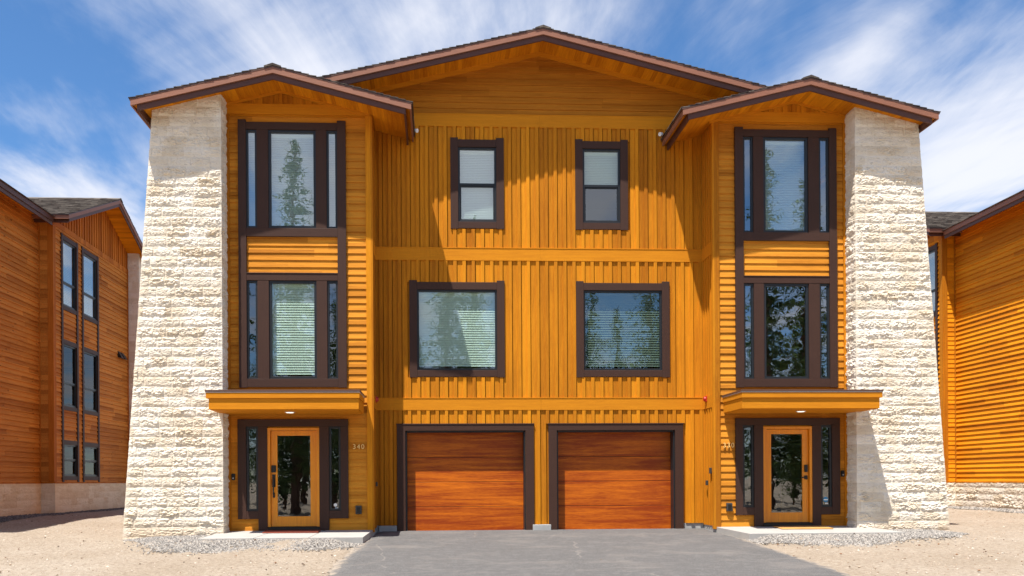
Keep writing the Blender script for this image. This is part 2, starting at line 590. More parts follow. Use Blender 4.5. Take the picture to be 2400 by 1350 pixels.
def lap(mb, x0, x1, z0, z1, e, yb, holes=(), clips=(), t0=0.005, t1=0.021):
    n = int(math.ceil((z1 - z0) / e - 1e-6))
    for i in range(n):
        za, zb = z0 + i * e, min(z0 + (i + 1) * e, z1)
        lev = sorted({za, zb, *[h for H in holes for h in (H[2], H[3]) if za < h < zb]})
        for l0, l1 in zip(lev, lev[1:]):
            zm = (l0 + l1) / 2
            for s0, s1 in spans(x0, x1, [(H[0], H[1]) for H in holes if H[2] < zm < H[3]]):
                poly = [(s0, l0), (s1, l0), (s1, l1), (s0, l1)]
                for c in clips:
                    poly = clip(poly, *c)
                    if len(poly) < 3: break
                if len(poly) >= 3:
                    mb.prism(poly, lambda z: yb - (t1 - (t1 - t0) * (z - za) / e), yb + 0.01)


def panel(mb, x0, x1, z0, z1, yf, yb, holes=(), clips=()):
    lev = sorted({z0, z1, *[h for H in holes for h in (H[2], H[3]) if z0 < h < z1]})
    for l0, l1 in zip(lev, lev[1:]):
        zm = (l0 + l1) / 2
        for s0, s1 in spans(x0, x1, [(H[0], H[1]) for H in holes if H[2] < zm < H[3]]):
            poly = [(s0, l0), (s1, l0), (s1, l1), (s0, l1)]
            for c in clips:
                poly = clip(poly, *c)
                if len(poly) < 3: break
            if len(poly) >= 3:
                mb.prism(poly, yf, yb)


def battens(mb, xs, w, z0, z1, yf, yb, holes=(), clips=()):
    for x in xs:
        for s0, s1 in spans(z0, z1, [(H[2], H[3]) for H in holes if H[0] < x + w / 2 and H[1] > x - w / 2]):
            poly = [(x - w / 2, s0), (x + w / 2, s0), (x + w / 2, s1), (x - w / 2, s1)]
            for c in clips:
                poly = clip(poly, *c)
                if len(poly) < 3: break
            if len(poly) >= 3:
                mb.prism(poly, yf, yb)


def empty(name, loc=(0, 0, 0), rz=0.0):
    o = bpy.data.objects.new(name, None)
    COL.objects.link(o)
    o.location = loc
    o.rotation_euler = (0, 0, rz)
    return o


def tag(o, label=None, cat=None, group=None, kind=None):
    if label: o['label'] = label
    if cat: o['category'] = cat
    if group: o['group'] = group
    if kind: o['kind'] = kind
    return o


# ------------------------------------------------------------------ ground
XC = 2.14


def gz(x, y):
    z = np.where(y < 0, 0.04 * np.maximum(y, -18.0), 0.0)
    t = np.clip((np.abs(x - XC) - 8.3) / 3.5, 0, 1)
    s = np.clip((y + 1.5) / 7.0, 0, 1)
    k = np.clip((y + 3.2) / 1.2, 0, 1) * np.clip((np.abs(x - XC) - 3.68) / 0.5, 0, 1) * np.clip((8.9 - np.abs(x - XC)) / 1.6, 0, 1) * np.clip((1.5 - y) / 1.0, 0, 1)
    z = z + 0.095 * k * k * (3 - 2 * k)
    return z + 0.2 * (t * t * (3 - 2 * t)) * (s * s * (3 - 2 * s))


def sheet(name, X, Y, dz, mat, bumpy=0.0):
    xx, yy = np.meshgrid(X, Y)
    zz = gz(xx, yy) + dz
    if bumpy:
        zz = zz + bumpy * (np.sin(xx * 1.7 + yy * 0.9) * np.sin(yy * 1.3 - xx * 0.4) * 0.6 + np.sin(xx * 4.1 + 1.3) * np.sin(yy * 3.7) * 0.4) * np.clip((np.abs(yy + 2) - 0.0) / 4, 0.2, 1)
    v = np.stack([xx, yy, zz], -1).reshape(-1, 3)
    ny, nx = xx.shape
    i = np.arange(ny - 1)[:, None] * nx + np.arange(nx - 1)[None, :]
    q = np.stack([i, i + 1, i + nx + 1, i + nx], -1).reshape(-1, 4)
    return np_obj(name, v, q, mat, smooth=True)


def axis(lo, hi, step, far):
    a = np.arange(lo, hi + 1e-6, step)
    o = np.geomspace(1, far, 14)
    return np.concatenate([lo - o[::-1], a, hi + o])


g = sheet('ground', axis(-14, 18, 0.09, 2500), axis(-9, 9, 0.09, 2500), -0.03, m_sand, 0.02)
# trampled, rain-pocked relief on the loose sand close to the houses
co = np.empty(len(g.data.vertices) * 3, np.float32)
g.data.vertices.foreach_get('co', co)
co = co.reshape(-1, 3)
from mathutils import noise as mnoise
for q in np.where((np.abs(co[:, 0] - 2) < 14) & (np.abs(co[:, 1]) < 8.5))[0]:
    x_, y_ = float(co[q, 0]), float(co[q, 1])
    h_ = 0.022 * mnoise.noise((x_ * 1.3, y_ * 1.3, 0.3)) + 0.014 * mnoise.noise((x_ * 3.4, y_ * 3.4, 4.0)) + 0.008 * mnoise.noise((x_ * 7.5, y_ * 7.5, 8.0))
    on = 0.1 if -1.6 < x_ < 6.0 else (0.35 if (abs(x_ - XC) < 8.3 and y_ > -1.8) else 1.0)
    co[q, 2] += h_ * on - 0.02 * (on < 0.2)
g.data.vertices.foreach_set('co', co.ravel())
g.data.update()
tag(g, kind='structure')

# driveway: slightly ragged edges
Yd = np.concatenate([[0.02], np.arange(-0.1, -18.5, -0.1)])
n = len(Yd)
xl = -1.45 + 0.032 * Yd + 0.02 * np.sin(Yd * 3.1) + 0.032 * rng.standard_normal(n)
xr = 5.87 + 0.026 * Yd + 0.02 * np.sin(Yd * 2.3) + 0.032 * rng.standard_normal(n)
cols = 24
t = np.linspace(0, 1, cols)[None, :]
xx = xl[:, None] * (1 - t) + xr[:, None] * t
yy = np.repeat(Yd[:, None], cols, 1)
zz = gz(xx, yy) + 0.015 - 0.05 * (np.abs(t * 2 - 1) > 0.999)
i = np.arange(n - 1)[:, None] * cols + np.arange(cols - 1)[None, :]
d = np_obj('driveway', np.stack([xx, yy, zz], -1).reshape(-1, 3), np.stack([i, i + 1, i + cols + 1, i + cols], -1).reshape(-1, 4), m_asphalt, smooth=False)
tag(d, kind='structure')


def slab(x0, x1, xf0, xf1):
    mb = MB()
    for k in range(3):
        a0, a1 = k / 3 + 0.002 * (k > 0), (k + 1) / 3 - 0.002 * (k < 2)
        bx0, bx1 = x0 + (x1 - x0) * a0, x0 + (x1 - x0) * a1
        fx0, fx1 = xf0 + (xf1 - xf0) * a0, xf0 + (xf1 - xf0) * a1
        yb, yf, zb, zf, zd = -0.70, -1.98, 0.085, 0.02, -0.3
        mb.add([(fx0, yf, zd), (fx1, yf, zd), (bx1, yb, zd), (bx0, yb, zd), (fx0, yf, zf), (fx1, yf, zf), (bx1, yb, zb), (bx0, yb, zb)],
               [(0, 3, 2, 1), (4, 5, 6, 7), (0, 1, 5, 4), (1, 2, 6, 5), (2, 3, 7, 6), (3, 0, 4, 7)])
    return tag(mb.build('porch_slab', m_concrete, bevel=0.006), kind='structure')


slab(-4.22, -1.33, -4.42, -1.42)
slab(5.62, 8.55, 5.86, 8.90)

# ------------------------------------------------------------------ roofs


def gable_roof(parent, xc, S, slope, wl, wr, y0, y1, sh_mat=None, back_l=None, back_r=None, face=True, exp=0.14, side=('l', 'r')):
    """S: soffit height at the ridge. Returns the shingle part with fascia and soffit children."""
    back_l = y1 if back_l is None else back_l
    back_r = y1 if back_r is None else back_r
    sh, so, f1, f2 = MB(), MB(), MB(), MB()
    dr = MB()
    for sg, w, yb in ((-1, wl, back_l), (1, wr, back_r)):
        P = lambda d, dz: (xc + sg * d, S - slope * d + dz)
        # soffit + deck
        for mb, za, zb, d0, d1, ya, ybk in ((so, 0.0, 0.075, 0.0, w - 0.02, y0 + 0.03, yb),):
            pl = [P(d0, za), P(d1, za), P(d1, zb), P(d0, zb)]
            mb.prism(pl if sg > 0 else pl[::-1], ya, ybk)
        # shingle courses, lowest at the eave, each lapping the one below
        nC = int(w / exp) + 1
        for k in range(nC):
            d1 = w + 0.035 - k * exp
            d0 = max(d1 - exp - 0.03, 0.0)
            if d1 <= 0.02: break
            jf = random.uniform(-0.006, 0.006)
            z1 = 0.112 + 0.0
            pl = [P(d0, 0.098), P(d1, 0.098 + 0.014), P(d1, 0.098 + 0.03), P(d0, 0.098 + 0.008)]
            sh.prism(pl if sg > 0 else pl[::-1], y0 - 0.043 + jf, yb)
        pl = [P(0, 0.105), P(0.16, 0.107), P(0.16, 0.135), P(0, 0.15)]
        sh.prism(pl if sg > 0 else pl[::-1], y0 - 0.052, yb)
        pl = [P(0, 0.075), P(w + 0.02, 0.075), P(w + 0.02, 0.10), P(0, 0.10)]
        dr.prism(pl if sg > 0 else pl[::-1], y0 - 0.035, yb)
        if face:
            pl = [P(0, -0.03), P(w, -0.03), P(w, 0.078), P(0, 0.078)]
            f1.prism(pl if sg > 0 else pl[::-1], y0 - 0.03, y0 + 0.005)
            pl = [P(0, -0.135), P(w - 0.11, -0.135), P(w - 0.11, 0.0), P(0, 0.0)]
            f2.prism(pl if sg > 0 else pl[::-1], y0 + 0.006, y0 + 0.04)
        # eave boards along the low side
        if ('l' if sg < 0 else 'r') in side:
            xe = xc + sg * w
            ze = S - slope * w
            f1.box(xe - sg * 0.03, xe, y0 + 0.006, yb, ze - 0.03, ze + 0.078)
            f2.box(xe - sg * 0.14, xe - sg * 0.105, y0 + 0.041, yb, ze - 0.11, ze + 0.03)
    r = sh.build('roof', sh_mat or m_shingle, parent)
    dr.each('drip_edge', m_capbrown, r)
    so.build('soffit', m_soffit, r)
    f1.each('fascia', m_fascia, r)
    f2.each('fascia', m_fascia2, r)
    return r


# ------------------------------------------------------------------ split-face stone


def stone_strip(name, path, z0, z1, mat, parent, inset=None, ztop=None, amp=1.0, step=0.014, course=0.193, seed=1):
    """path: list of (x, y) corners, outward side to the right of travel reversed (-y first);
    inset(z) shifts the first two points outward in x (battered end). Builds one rough sheet."""
    r = np.random.default_rng(seed)
    zs = np.arange(z0, z1 + 1e-6, step * 0.9)
    P = np.array(path, float)
    segs = np.linalg.norm(np.diff(P, axis=0), axis=1)
    cs, tt = [], []
    for k, L in enumerate(segs):
        m = max(2, int(L / step))
        for j in range(m + (k == len(segs) - 1)):
            cs.append(k); tt.append(j / m)
    cs, tt = np.array(cs), np.array(tt)
    nz, ns = len(zs), len(cs)
    Z = np.repeat(zs[:, None], ns, 1)
    pts = np.repeat(P[None], nz, 0)                        # nz, npts, 2
    if inset is not None:
        for k in inset[0]:
            pts[:, k, 0] = inset[1](zs)
    A = pts[:, cs]; B = pts[:, cs + 1]
    base = A + (B - A) * tt[None, :, None]
    # outward normals per segment, averaged at corners
    d = np.diff(P, axis=0); d /= np.linalg.norm(d, axis=1)[:, None]
    nrm = np.stack([d[:, 1], -d[:, 0]], 1)
    N = nrm[cs].copy()
    for k in range(1, len(segs)):
        ix = np.where((cs == k) & (tt == 0))[0][0]
        N[ix] = nrm[k - 1] + nrm[k]
    # running length measured from the last corner, so joints stay plumb on a battered wall
    seglen = np.linalg.norm(B - A, axis=2)
    S = np.zeros((nz, ns))
    for k in range(len(segs)):
        sel = cs == k
        tail = sum(segs[k + 1:])
        S[:, sel] = (1 - tt[sel])[None] * seglen[:, sel] + tail
    # ashlar pattern
    row = np.floor(Z / course).astype(int) + 50
    fz = (Z / course) % 1.0
    dist = np.zeros_like(Z); bid = np.zeros_like(Z, int)
    for rr in np.unique(row):
        sel = row == rr
        ed = np.cumsum(r.choice([0.29, 0.36, 0.43, 0.52, 0.6], 60)) - r.uniform(0.1, 0.6)
        s = S[sel]
        k = np.searchsorted(ed, s)
        lo = np.where(k > 0, ed[np.maximum(k - 1, 0)], -1); hi = ed[np.minimum(k, 59)]
        dist[sel] = np.minimum(s - lo, hi - s)
        bid[sel] = k + rr * 97
    ez = np.minimum(fz, 1 - fz) * course
    hsh = (np.sin(bid * 12.9898 + seed) * 43758.5453) % 1.0
    # chipped facets: each small cell is a randomly tilted plane

    def facets(cw, ch, sd):
        q = np.random.default_rng(sd)
        gx = q.random((512, 512)); gy = q.random((512, 512)); ga = q.random((512, 512))
        tx = q.uniform(-1, 1, (512, 512)); tz = q.uniform(-1, 1, (512, 512))
        u = S / cw + 200; v = Z / ch + 200
        ui, vi = np.floor(u).astype(int), np.floor(v).astype(int)
        best = np.full(Z.shape, 1e9); out = np.zeros(Z.shape)
        for a in (-1, 0, 1):
            for b in (-1, 0, 1):
                i, j = (ui + a) % 512, (vi + b) % 512
                du = u - (ui + a + gx[i, j]); dv = v - (vi + b + gy[i, j])
                dd = du * du + dv * dv
                val = ga[i, j] + 0.8 * tx[i, j] * du + 0.9 * tz[i, j] * dv
                m = dd < best
                best = np.where(m, dd, best); out = np.where(m, val, out)
        return out
    F = 0.5 * facets(0.125, 0.052, seed + 1) + 0.5 * facets(0.05, 0.026, seed + 2)
    edge = (0.35 + 0.65 * np.clip(ez / 0.05, 0, 1)) * np.clip(ez / 0.008, 0, 1) * np.clip(dist / 0.022, 0, 1)
    # rocked face: fullest a little above the middle of each course, undercut beneath
    prof = np.clip(np.sin(np.pi * np.clip(fz, 0, 1) ** 0.8), 0, 1)
    # tooled, nearly straight arrises at the corners of the pier
    cor = np.full(ns, 9.0)
    run = np.concatenate([[0], np.cumsum(segs)])
    pos = run[cs] + tt * segs[cs]
    for k in range(1, len(segs)):
        cor = np.minimum(cor, np.abs(pos - run[k]))
    edge = edge * (0.2 + 0.8 * np.clip(cor / 0.07, 0, 1))[None]
    rough = np.clip((hsh * 7.3) % 1.0, 0.35, 1.0)
    D = amp * ((0.003 + 0.006 * hsh) * edge ** 0.6 + edge * (0.007 * prof + 0.041 * rough * (F - 0.35)))
    D = D + amp * 0.0015 * r.standard_normal(Z.shape) * edge
    xy = base + N[None] * D[..., None]
    zz = Z + 0.0
    if ztop is not None:
        zz = np.minimum(zz, ztop(base[..., 0], base[..., 1]))
    V = np.concatenate([xy, zz[..., None]], -1).reshape(-1, 3)
    i = np.arange(nz - 1)[:, None] * ns + np.arange(ns - 1)[None, :]
    Q = np.stack([i, i + 1, i + ns + 1, i + ns], -1).reshape(-1, 4)
    if ztop is not None:                                    # drop the rows flattened against the soffit
        h = V[:, 2][Q]
        Q = Q[(h.max(1) - h.min(1)) > 1e-5]
    return np_obj(name, V, Q, mat, parent)


# ------------------------------------------------------------------ windows


def sash(mb, x0, x1, z0, z1, yf, yb, w=0.045):
    mb.box(x0, x0 + w, yf, yb, z0, z1); mb.box(x1 - w, x1, yf, yb, z0, z1)
    mb.box(x0 + w, x1 - w, yf, yb, z0, z0 + w); mb.box(x0 + w, x1 - w, yf, yb, z1 - w, z1)


def pane(x0, x1, z0, z1, y, mat, parent):
    mb = MB(); mb.add([(x0, y, z0), (x1, y, z0), (x1, y, z1), (x0, y, z1)], [(0, 1, 2, 3)])
    return mb.build('pane', mat, parent)


def blind(x0, x1, z0, z1, y, parent, mat, pitch=0.05, tilt=0.6, name='blind'):
    """closed slats, one mesh, with a head rail"""
    mb = MB()
    z = z1 - 0.05
    mb.box(x0, x1, y - 0.02, y + 0.02, z1 - 0.045, z1)
    while z - pitch > z0:
        zt, zb = z + 0.008, z - pitch
        a, b = y - 0.016, y + 0.016
        mb.add([(x0, b, zt), (x1, b, zt), (x1, a, zb), (x0, a, zb), (x0, b + 0.003, zt), (x1, b + 0.003, zt), (x1, a + 0.003, zb), (x0, a + 0.003, zb)],
               [(0, 3, 2, 1), (4, 5, 6, 7), (0, 1, 5, 4), (1, 2, 6, 5), (2, 3, 7, 6), (3, 0, 4, 7)])
        z -= pitch
    return mb.build(name, mat, parent)


def window(parent, x0, x1, z0, z1, y, glass, bl=None, blm=None, rail=None, w=0.045, label=None, half=False, pitch=0.05):
    """sash flush in an opening; y = front of the sash"""
    mb = MB()
    sash(mb, x0, x1, z0, z1, y, y + 0.07, w)
    if rail:
        mb.box(x0 + w, x1 - w, y + 0.006, y + 0.06, rail - 0.025, rail + 0.025)
        mb2 = (x0 + w, x1 - w, z0 + w, rail - 0.025)
        sash(mb, mb2[0], mb2[1], mb2[2], mb2[3], y + 0.02, y + 0.06, 0.025)
    wdw = mb.build('window', m_sash, parent, bevel=0.003)
    if label: wdw['label'] = label
    if rail:
        pane(x0 + w, x1 - w, rail + 0.025, z1 - w, y + 0.035, glass, wdw)
        pane(x0 + w + .02, x1 - w - .02, z0 + w + .02, rail - 0.045, y + 0.042, glass, wdw)
    else:
        pane(x0 + w, x1 - w, z0 + w, z1 - w, y + 0.035, glass, wdw)
    if bl is not None:
        blind(x0 + w * .6, x1 - w * .6, bl, z1 - w, y + 0.11, wdw, blm or m_blind, pitch)
    return wdw


# ------------------------------------------------------------------ the duplex
duplex = tag(empty('duplex_house', (XC, 0, 0)),
             'amber timber three storey duplex with two garage doors and leaning pale stone piers', 'house')
YT = -0.75           # front plane of the two towers
TI, TO = 3.46, 6.27  # tower inner and outer edges (from the centre line)
MS, MSL = 10.06, 0.243
TS, TSL, TC = 8.79, 0.25, 5.19

GAR = (0.33, 2.845)
SQ = (0.755, 2.745, 3.215, 5.205)
SM = (0.752, 1.872, 6.32, 8.19)


def mirr(s, a, b):
    return (a, b) if s > 0 else (-b, -a)


def central():
    holes, trims = [], []
    for s in (-1, 1):
        a, b = mirr(s, GAR[0], GAR[1]); holes.append((a, b, -0.2, 2.10))
        a, b = mirr(s, SQ[0] + .10, SQ[1] - .10); holes.append((a, b, SQ[2] + .10, SQ[3] - .10))
        a, b = mirr(s, SM[0] + .10, SM[1] - .10); holes.append((a, b, SM[2] + .10, SM[3] - .10))
    gc = [(MSL, 1, MS + 0.02), (-MSL, 1, MS + 0.02)]
    mb = MB()
    panel(mb, -TI, TI, 0.13, 8.60, 0.03, 0.12, holes)
    hb = []
    for s in (-1, 1):
        a, b = mirr(s, 0.155, 3.02); hb.append((a, b, -0.2, 2.245))
        a, b = mirr(s, SQ[0], SQ[1]); hb.append((a, b, SQ[2], SQ[3]))
        a, b = mirr(s, SM[0], SM[1]); hb.append((a, b, SM[2], SM[3]))
    xs = [-3.33 + 0.1926 * k for k in range(36)]
    xs = [x for x in xs if abs(x) < 3.44]
    for z0, z1 in ((0.13, 2.53), (2.775, 5.66), (5.915, 8.46)):
        battens(mb, xs, 0.072, z0, z1, -0.025, 0.005, hb)
    for x in [-3.33 - 0.1926] + xs:
        panel(mb, max(x + 0.036 + 0.016, -TI), min(x + 0.1926 - 0.03, TI), 0.13, 8.60, 0.0, 0.03, holes)
    mb.build('board_and_batten_wall', m_batten, duplex)
    mb = MB()
    for z0, z1 in ((2.53, 2.775), (5.66, 5.915), (8.46, 8.71)):
        mb.box(-TI, 0.0 - 0.001, -0.029, 0.01, z0, z1)
        mb.box(0.001, TI, -0.029, 0.01, z0, z1)
        mb.box(-TI, TI, -0.037, 0.005, z1, z1 + 0.016)
    mb.each('band_trim', m_band, duplex)
    mb = MB()
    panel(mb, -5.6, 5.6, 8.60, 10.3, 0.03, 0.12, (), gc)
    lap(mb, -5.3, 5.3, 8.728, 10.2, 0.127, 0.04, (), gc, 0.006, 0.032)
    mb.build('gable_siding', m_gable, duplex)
    # rake trim under the soffit
    mb = MB()
    for sg in (-1, 1):
        pl = [(0, MS - 0.09), (sg * 5.2, MS - 0.09 - MSL * 5.2), (sg * 5.2, MS + .01 - MSL * 5.2), (0, MS + .01)]
        mb.prism(pl if sg > 0 else pl[::-1], -0.012, 0.03)
    mb.each('rake_trim', m_band, duplex)
    for s in (-1, 1):
        side = 'left' if s < 0 else 'right'
        # garage trim, reveal, door
        mb = MB()
        a, b = mirr(s, 0.155, GAR[0]); mb.box(a, b, -0.036, 0.0, -0.1, 2.10)
        a, b = mirr(s, GAR[1], 3.02); mb.box(a, b, -0.036, 0.0, -0.1, 2.10)
        a, b = mirr(s, 0.155, 3.02); mb.box(a, b, -0.036, 0.0, 2.10, 2.225)
        mb.box(a - 0.01, b + 0.01, -0.046, 0.0, 2.225, 2.25)
        mb.each('garage_trim', m_trimx, duplex, bevel=0.004)
        mb = MB()
        for xj in (GAR[0], GAR[1]):
            e = 0.03 if xj == GAR[0] else -0.03
            a, b = sorted((s * xj, s * (xj + e)))
            mb.box(a, b, 0.004, 0.27, -0.1, 2.10)
        a, b = mirr(s, *GAR); mb.box(a, b, 0.004, 0.27, 2.07, 2.098)
        mb.each('garage_jamb', m_sash, duplex)
        mb = MB()
        a, b = mirr(s, GAR[0] + 0.03, GAR[1] - 0.03)
        for k in range(4):
            mb.box(a, b, 0.23, 0.27, -0.015 + 0.524 * k, -0.015 + 0.524 * (k + 1) - 0.007)
        gd = mb.build('garage_door', m_garage, duplex, bevel=0.004)
        mb = MB(); mb.box(a, b, 0.222, 0.275, -0.05, -0.016); mb.build('seal', m_rubber, gd)
        # square and small windows with their trim
        for R, nm in ((SQ, 'sq'), (SM, 'sm')):
            x0, x1 = mirr(s, R[0], R[1]); z0, z1 = R[2], R[3]
            mb = MB()
            mb.box(x0, x0 + .16, -0.036, 0.0, z0, z1 + .035); mb.box(x1 - .16, x1, -0.036, 0.0, z0, z1 + .035)
            mb.each('window_trim', m_trim, duplex, bevel=0.004)
            mb = MB()
            mb.box(x0 + .16, x1 - .16, -0.031, 0.0, z0 + .012, z0 + .15); mb.box(x0 + .16, x1 - .16, -0.031, 0.0, z1 - .155, z1)
            mb.each('window_trim', m_trimx, duplex, bevel=0.004)
            if nm == 'sq':
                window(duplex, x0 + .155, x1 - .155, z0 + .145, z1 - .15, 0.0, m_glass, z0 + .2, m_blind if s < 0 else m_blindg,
                       label=None)
            else:
                window(duplex, x0 + .155, x1 - .155, z0 + .145, z1 - .15, 0.0, m_glassb if s < 0 else m_glass,
                       (z0 + .2) if s < 0 else 7.3, m_blind, rail=7.26, pitch=0.035)
    # bare concrete footings at the base of the wall
    for x0, x1, y in ((-0.19, 0.19, -0.10), (-3.4, -3.03, -0.06)):
        mb = MB(); mb.box(x0, x1, y, 0.12, -0.2, 0.125); mb.each('footing', m_concd, duplex, bevel=0.008)
    mb = MB(); mb.box(-TI, -3.41, -0.02, .12, -.2, .128); mb.box(3.025, TI, 0.02, 0.12, -0.2, 0.128); mb.each('footing', m_concd, duplex)


central()


TO_, TC_, TS_ = TO, TC, TS


def tower(s):
    """one projecting entrance tower, s = -1 left, +1 right"""
    TO = TO_ - s * 0.045
    TC, TS = TC_ - s * 0.05, TS_ - s * 0.02
    k_ = s * 0.03
    W0, W1 = 3.935 - k_, 6.05 - k_          # trim of the stacked window unit
    ops = [(a - k_, b - k_) for a, b in ((4.105, 4.315), (4.525, 5.46), (5.685, 5.90))]
    UP, LO = (6.085, 8.035), (3.095, 5.045)
    dops = [(a - k_, b - k_) for a, b in ((4.065, 4.30), (5.69, 5.925))]
    D0, D1 = 4.49 - k_, 5.51 - k_
    A = lambda a, b: mirr(s, a, b)
    holes = []
    for a, b in ops:
        for z0, z1 in (UP, LO):
            holes.append((*A(a + .0, b - .0), z0, z1))
    for a, b in dops: holes.append((*A(a, b), 0.475, 2.15))
    holes.append((*A(D0, D1), -0.2, 2.13))
    mb = MB()
    x0, x1 = A(TI + 0.0, TO + 0.08)
    panel(mb, x0, x1, 0.03, 8.36, YT + 0.03, YT + 0.13, holes)
    gc = [(TSL, 1, TS + TSL * s * TC * 1.0 + 0.02), (-TSL, 1, TS - TSL * s * TC + 0.02)]
    panel(mb, x0, x1, 8.36, 8.9, YT + 0.03, YT + 0.13, (), gc)
    mb.build('sheathing', m_band, duplex)
    hl = [(*A(W0 + .03, W1 - .03), 2.95, 5.045 + .05), (*A(W0 + .03, W1 - .03), 6.0, 8.17), (*A(W0 + .03, W0 + .14), 4, 7), (*A(W1 - .14, W1 - .03), 4, 7),
          (*A(3.96 - k_, 6.06 - k_), .36, 2.27), (*A(4.36 - k_, 5.65 - k_), -.2, 1)]
    mb = MB()
    lap(mb, *A(TI + 0.115, TO), 0.075, 8.30, 0.1417, YT + 0.031, hl, gc, 0.004, 0.026)
    mb.build('lap_siding', m_lap, duplex)
    # corner board, thin outer corner, frieze
    mb = MB()
    x0, x1 = A(TI, TI + 0.115)
    mb.box(x0, x1, YT - 0.012, YT + 0.03, 0.04, 8.34)
    x0, x1 = A(TI - 0.022, TI)
    mb.box(x0, x1, YT - 0.012, YT + 0.10, 0.04, 8.34)
    x0, x1 = A(TO - 0.06, TO + 0.02)
    mb.box(x0, x1, YT - 0.006, YT + 0.03, 0.06, 8.344)
    mb.each('corner_board', m_batten, duplex)
    mb = MB()
    poly = [(A(TI, TO)[0], 8.345), (A(TI, TO)[1], 8.345), (A(TI, TO)[1], 8.55), (A(TI, TO)[0], 8.55)]
    for c in gc: poly = clip(poly, *c)
    mb.prism(poly, YT - 0.006, YT + 0.03)
    mb.build('frieze_board', m_band, duplex)
    mb = MB()
    panel(mb, *A(TI, TO), 8.55, 8.85, YT + 0.012, YT + 0.04, (), gc)
    xs = [s * (TC + 0.193 * k) for k in range(-6, 7)]
    battens(mb, xs, 0.072, 8.55, 8.9, YT - 0.008, YT + 0.02, (), gc)
    mb.build('gable_battens', m_batten, duplex)
    mb = MB()
    for sg in (-1, 1):
        xx = [s * TC, s * TC + sg * (1.75 if sg * s < 0 else 1.08)]
        dz = TSL * abs(xx[1] - xx[0])
        pl = [(xx[0], TS - 0.045), (xx[1], TS - 0.045 - dz), (xx[1], TS + 0.01 - dz), (xx[0], TS + 0.01)]
        mb.prism(pl if sg > 0 else pl[::-1], YT - 0.022, YT)
    mb.each('rake_trim', m_band, duplex)
    # inner side wall: boards and battens between the bands
    mb = MB()
    x0, x1 = A(TI, TI + 0.1)
    mb.box(x0, x1, YT + 0.131, 0.0, 0.10, 8.36)
    for k in range(4):
        y = YT + 0.17 + 0.155 * k
        for z0, z1 in ((0.10, 2.53), (2.775, 5.66), (5.915, 8.3)):
            xa, xb = A(TI - 0.02, TI); mb.box(xa, xb, y, y + 0.06, z0, z1)
    mb.build('side_wall', m_batten, duplex)
    mb = MB()
    xa, xb = A(TI - 0.025, TI)
    for z0, z1 in ((2.53, 2.775), (5.66, 5.915)):
        mb.box(xa, xb, YT + 0.101, -0.034, z0, z1)
    mb.each('band_trim', m_band, duplex)
    mb = MB(); xa, xb = A(TI, TO); mb.box(xa, xb, YT + 0.02, 0.0, -0.2, 0.035); xa, xb = A(TI + .01, TI + .1); mb.box(xa, xb, YT + 0.14, 0, -.2, .098)
    mb.each('footing', m_concd, duplex)
    # outer side wall
    mb = MB()
    xa, xb = A(TO - 0.02, TO + 0.08); mb.box(xa, xb, YT + 0.131, 0.1, 0.0, 8.4)
    mb.build('side_wall', m_lap, duplex)

    # stacked window unit: stiles, mullions, rails
    mb = MB()
    for a, b in ((W0, W0 + .17), (W1 - .155, W1)):
        x0, x1 = A(a, b); mb.box(x0, x1, YT - 0.036, YT + 0.03, 2.92, 8.225)
    for a, b in ((ops[0][1], ops[1][0]), (ops[1][1], ops[2][0])):
        x0, x1 = A(a, b)
        for z0, z1 in (UP, LO): mb.box(x0, x1, YT - 0.027, YT + 0.03, z0, z1)
    mb.each('window_trim', m_trim, duplex, bevel=0.004)
    mb = MB()
    x0, x1 = A(W0 + .17, W1 - .155)
    for z0, z1 in ((2.93, LO[0]), (LO[1], 5.18), (5.915, UP[0]), (UP[1], 8.18)):
        mb.box(x0, x1, YT - 0.031, YT + 0.03, z0, z1)
    mb.box(x0, x1, YT - 0.042, YT + 0.03, 5.18, 5.197)
    mb.each('window_trim', m_trimx, duplex, bevel=0.004)
    yw = YT - 0.002
    for k, (a, b) in enumerate(ops):
        x0, x1 = A(a, b)
        # upper storey: blinds behind reflective glass
        window(duplex, x0, x1, *UP, yw, m_glassb, UP[0] + .06 if not (s > 0 and k != 1) else None, m_blind, w=0.04 if k != 1 else 0.05, pitch=0.035)
        window(duplex, x0, x1, *LO, yw, m_glass if (s < 0) else m_glassb, (LO[0] + .06) if (s < 0 and k == 1) else None, m_blind, w=0.04 if k != 1 else 0.05)

    # entrance: brown surround, sidelights, timber door
    mb = MB()
    for a, b, z0, z1 in ((3.92 - k_, dops[0][0], .32, 2.15), (dops[0][1] + .0, D0, 0.09, 2.15), (D1, dops[1][0], 0.09, 2.15), (dops[1][1], 6.09 - k_, .32, 2.15)):
        x0, x1 = A(a, b); mb.box(x0, x1, YT - 0.03, YT + 0.03, z0, z1)
    mb.each('door_surround', m_trim, duplex, bevel=0.004)
    mb = MB()
    x0, x1 = A(3.92 - k_, 6.09 - k_); mb.box(x0, x1, YT - 0.032, YT + 0.03, 2.15, 2.296)
    for a, b in dops:
        x0, x1 = A(a, b); mb.box(x0, x1, YT - 0.026, YT + 0.03, .32, .475)
    mb.each('door_surround', m_trimx, duplex, bevel=0.004)
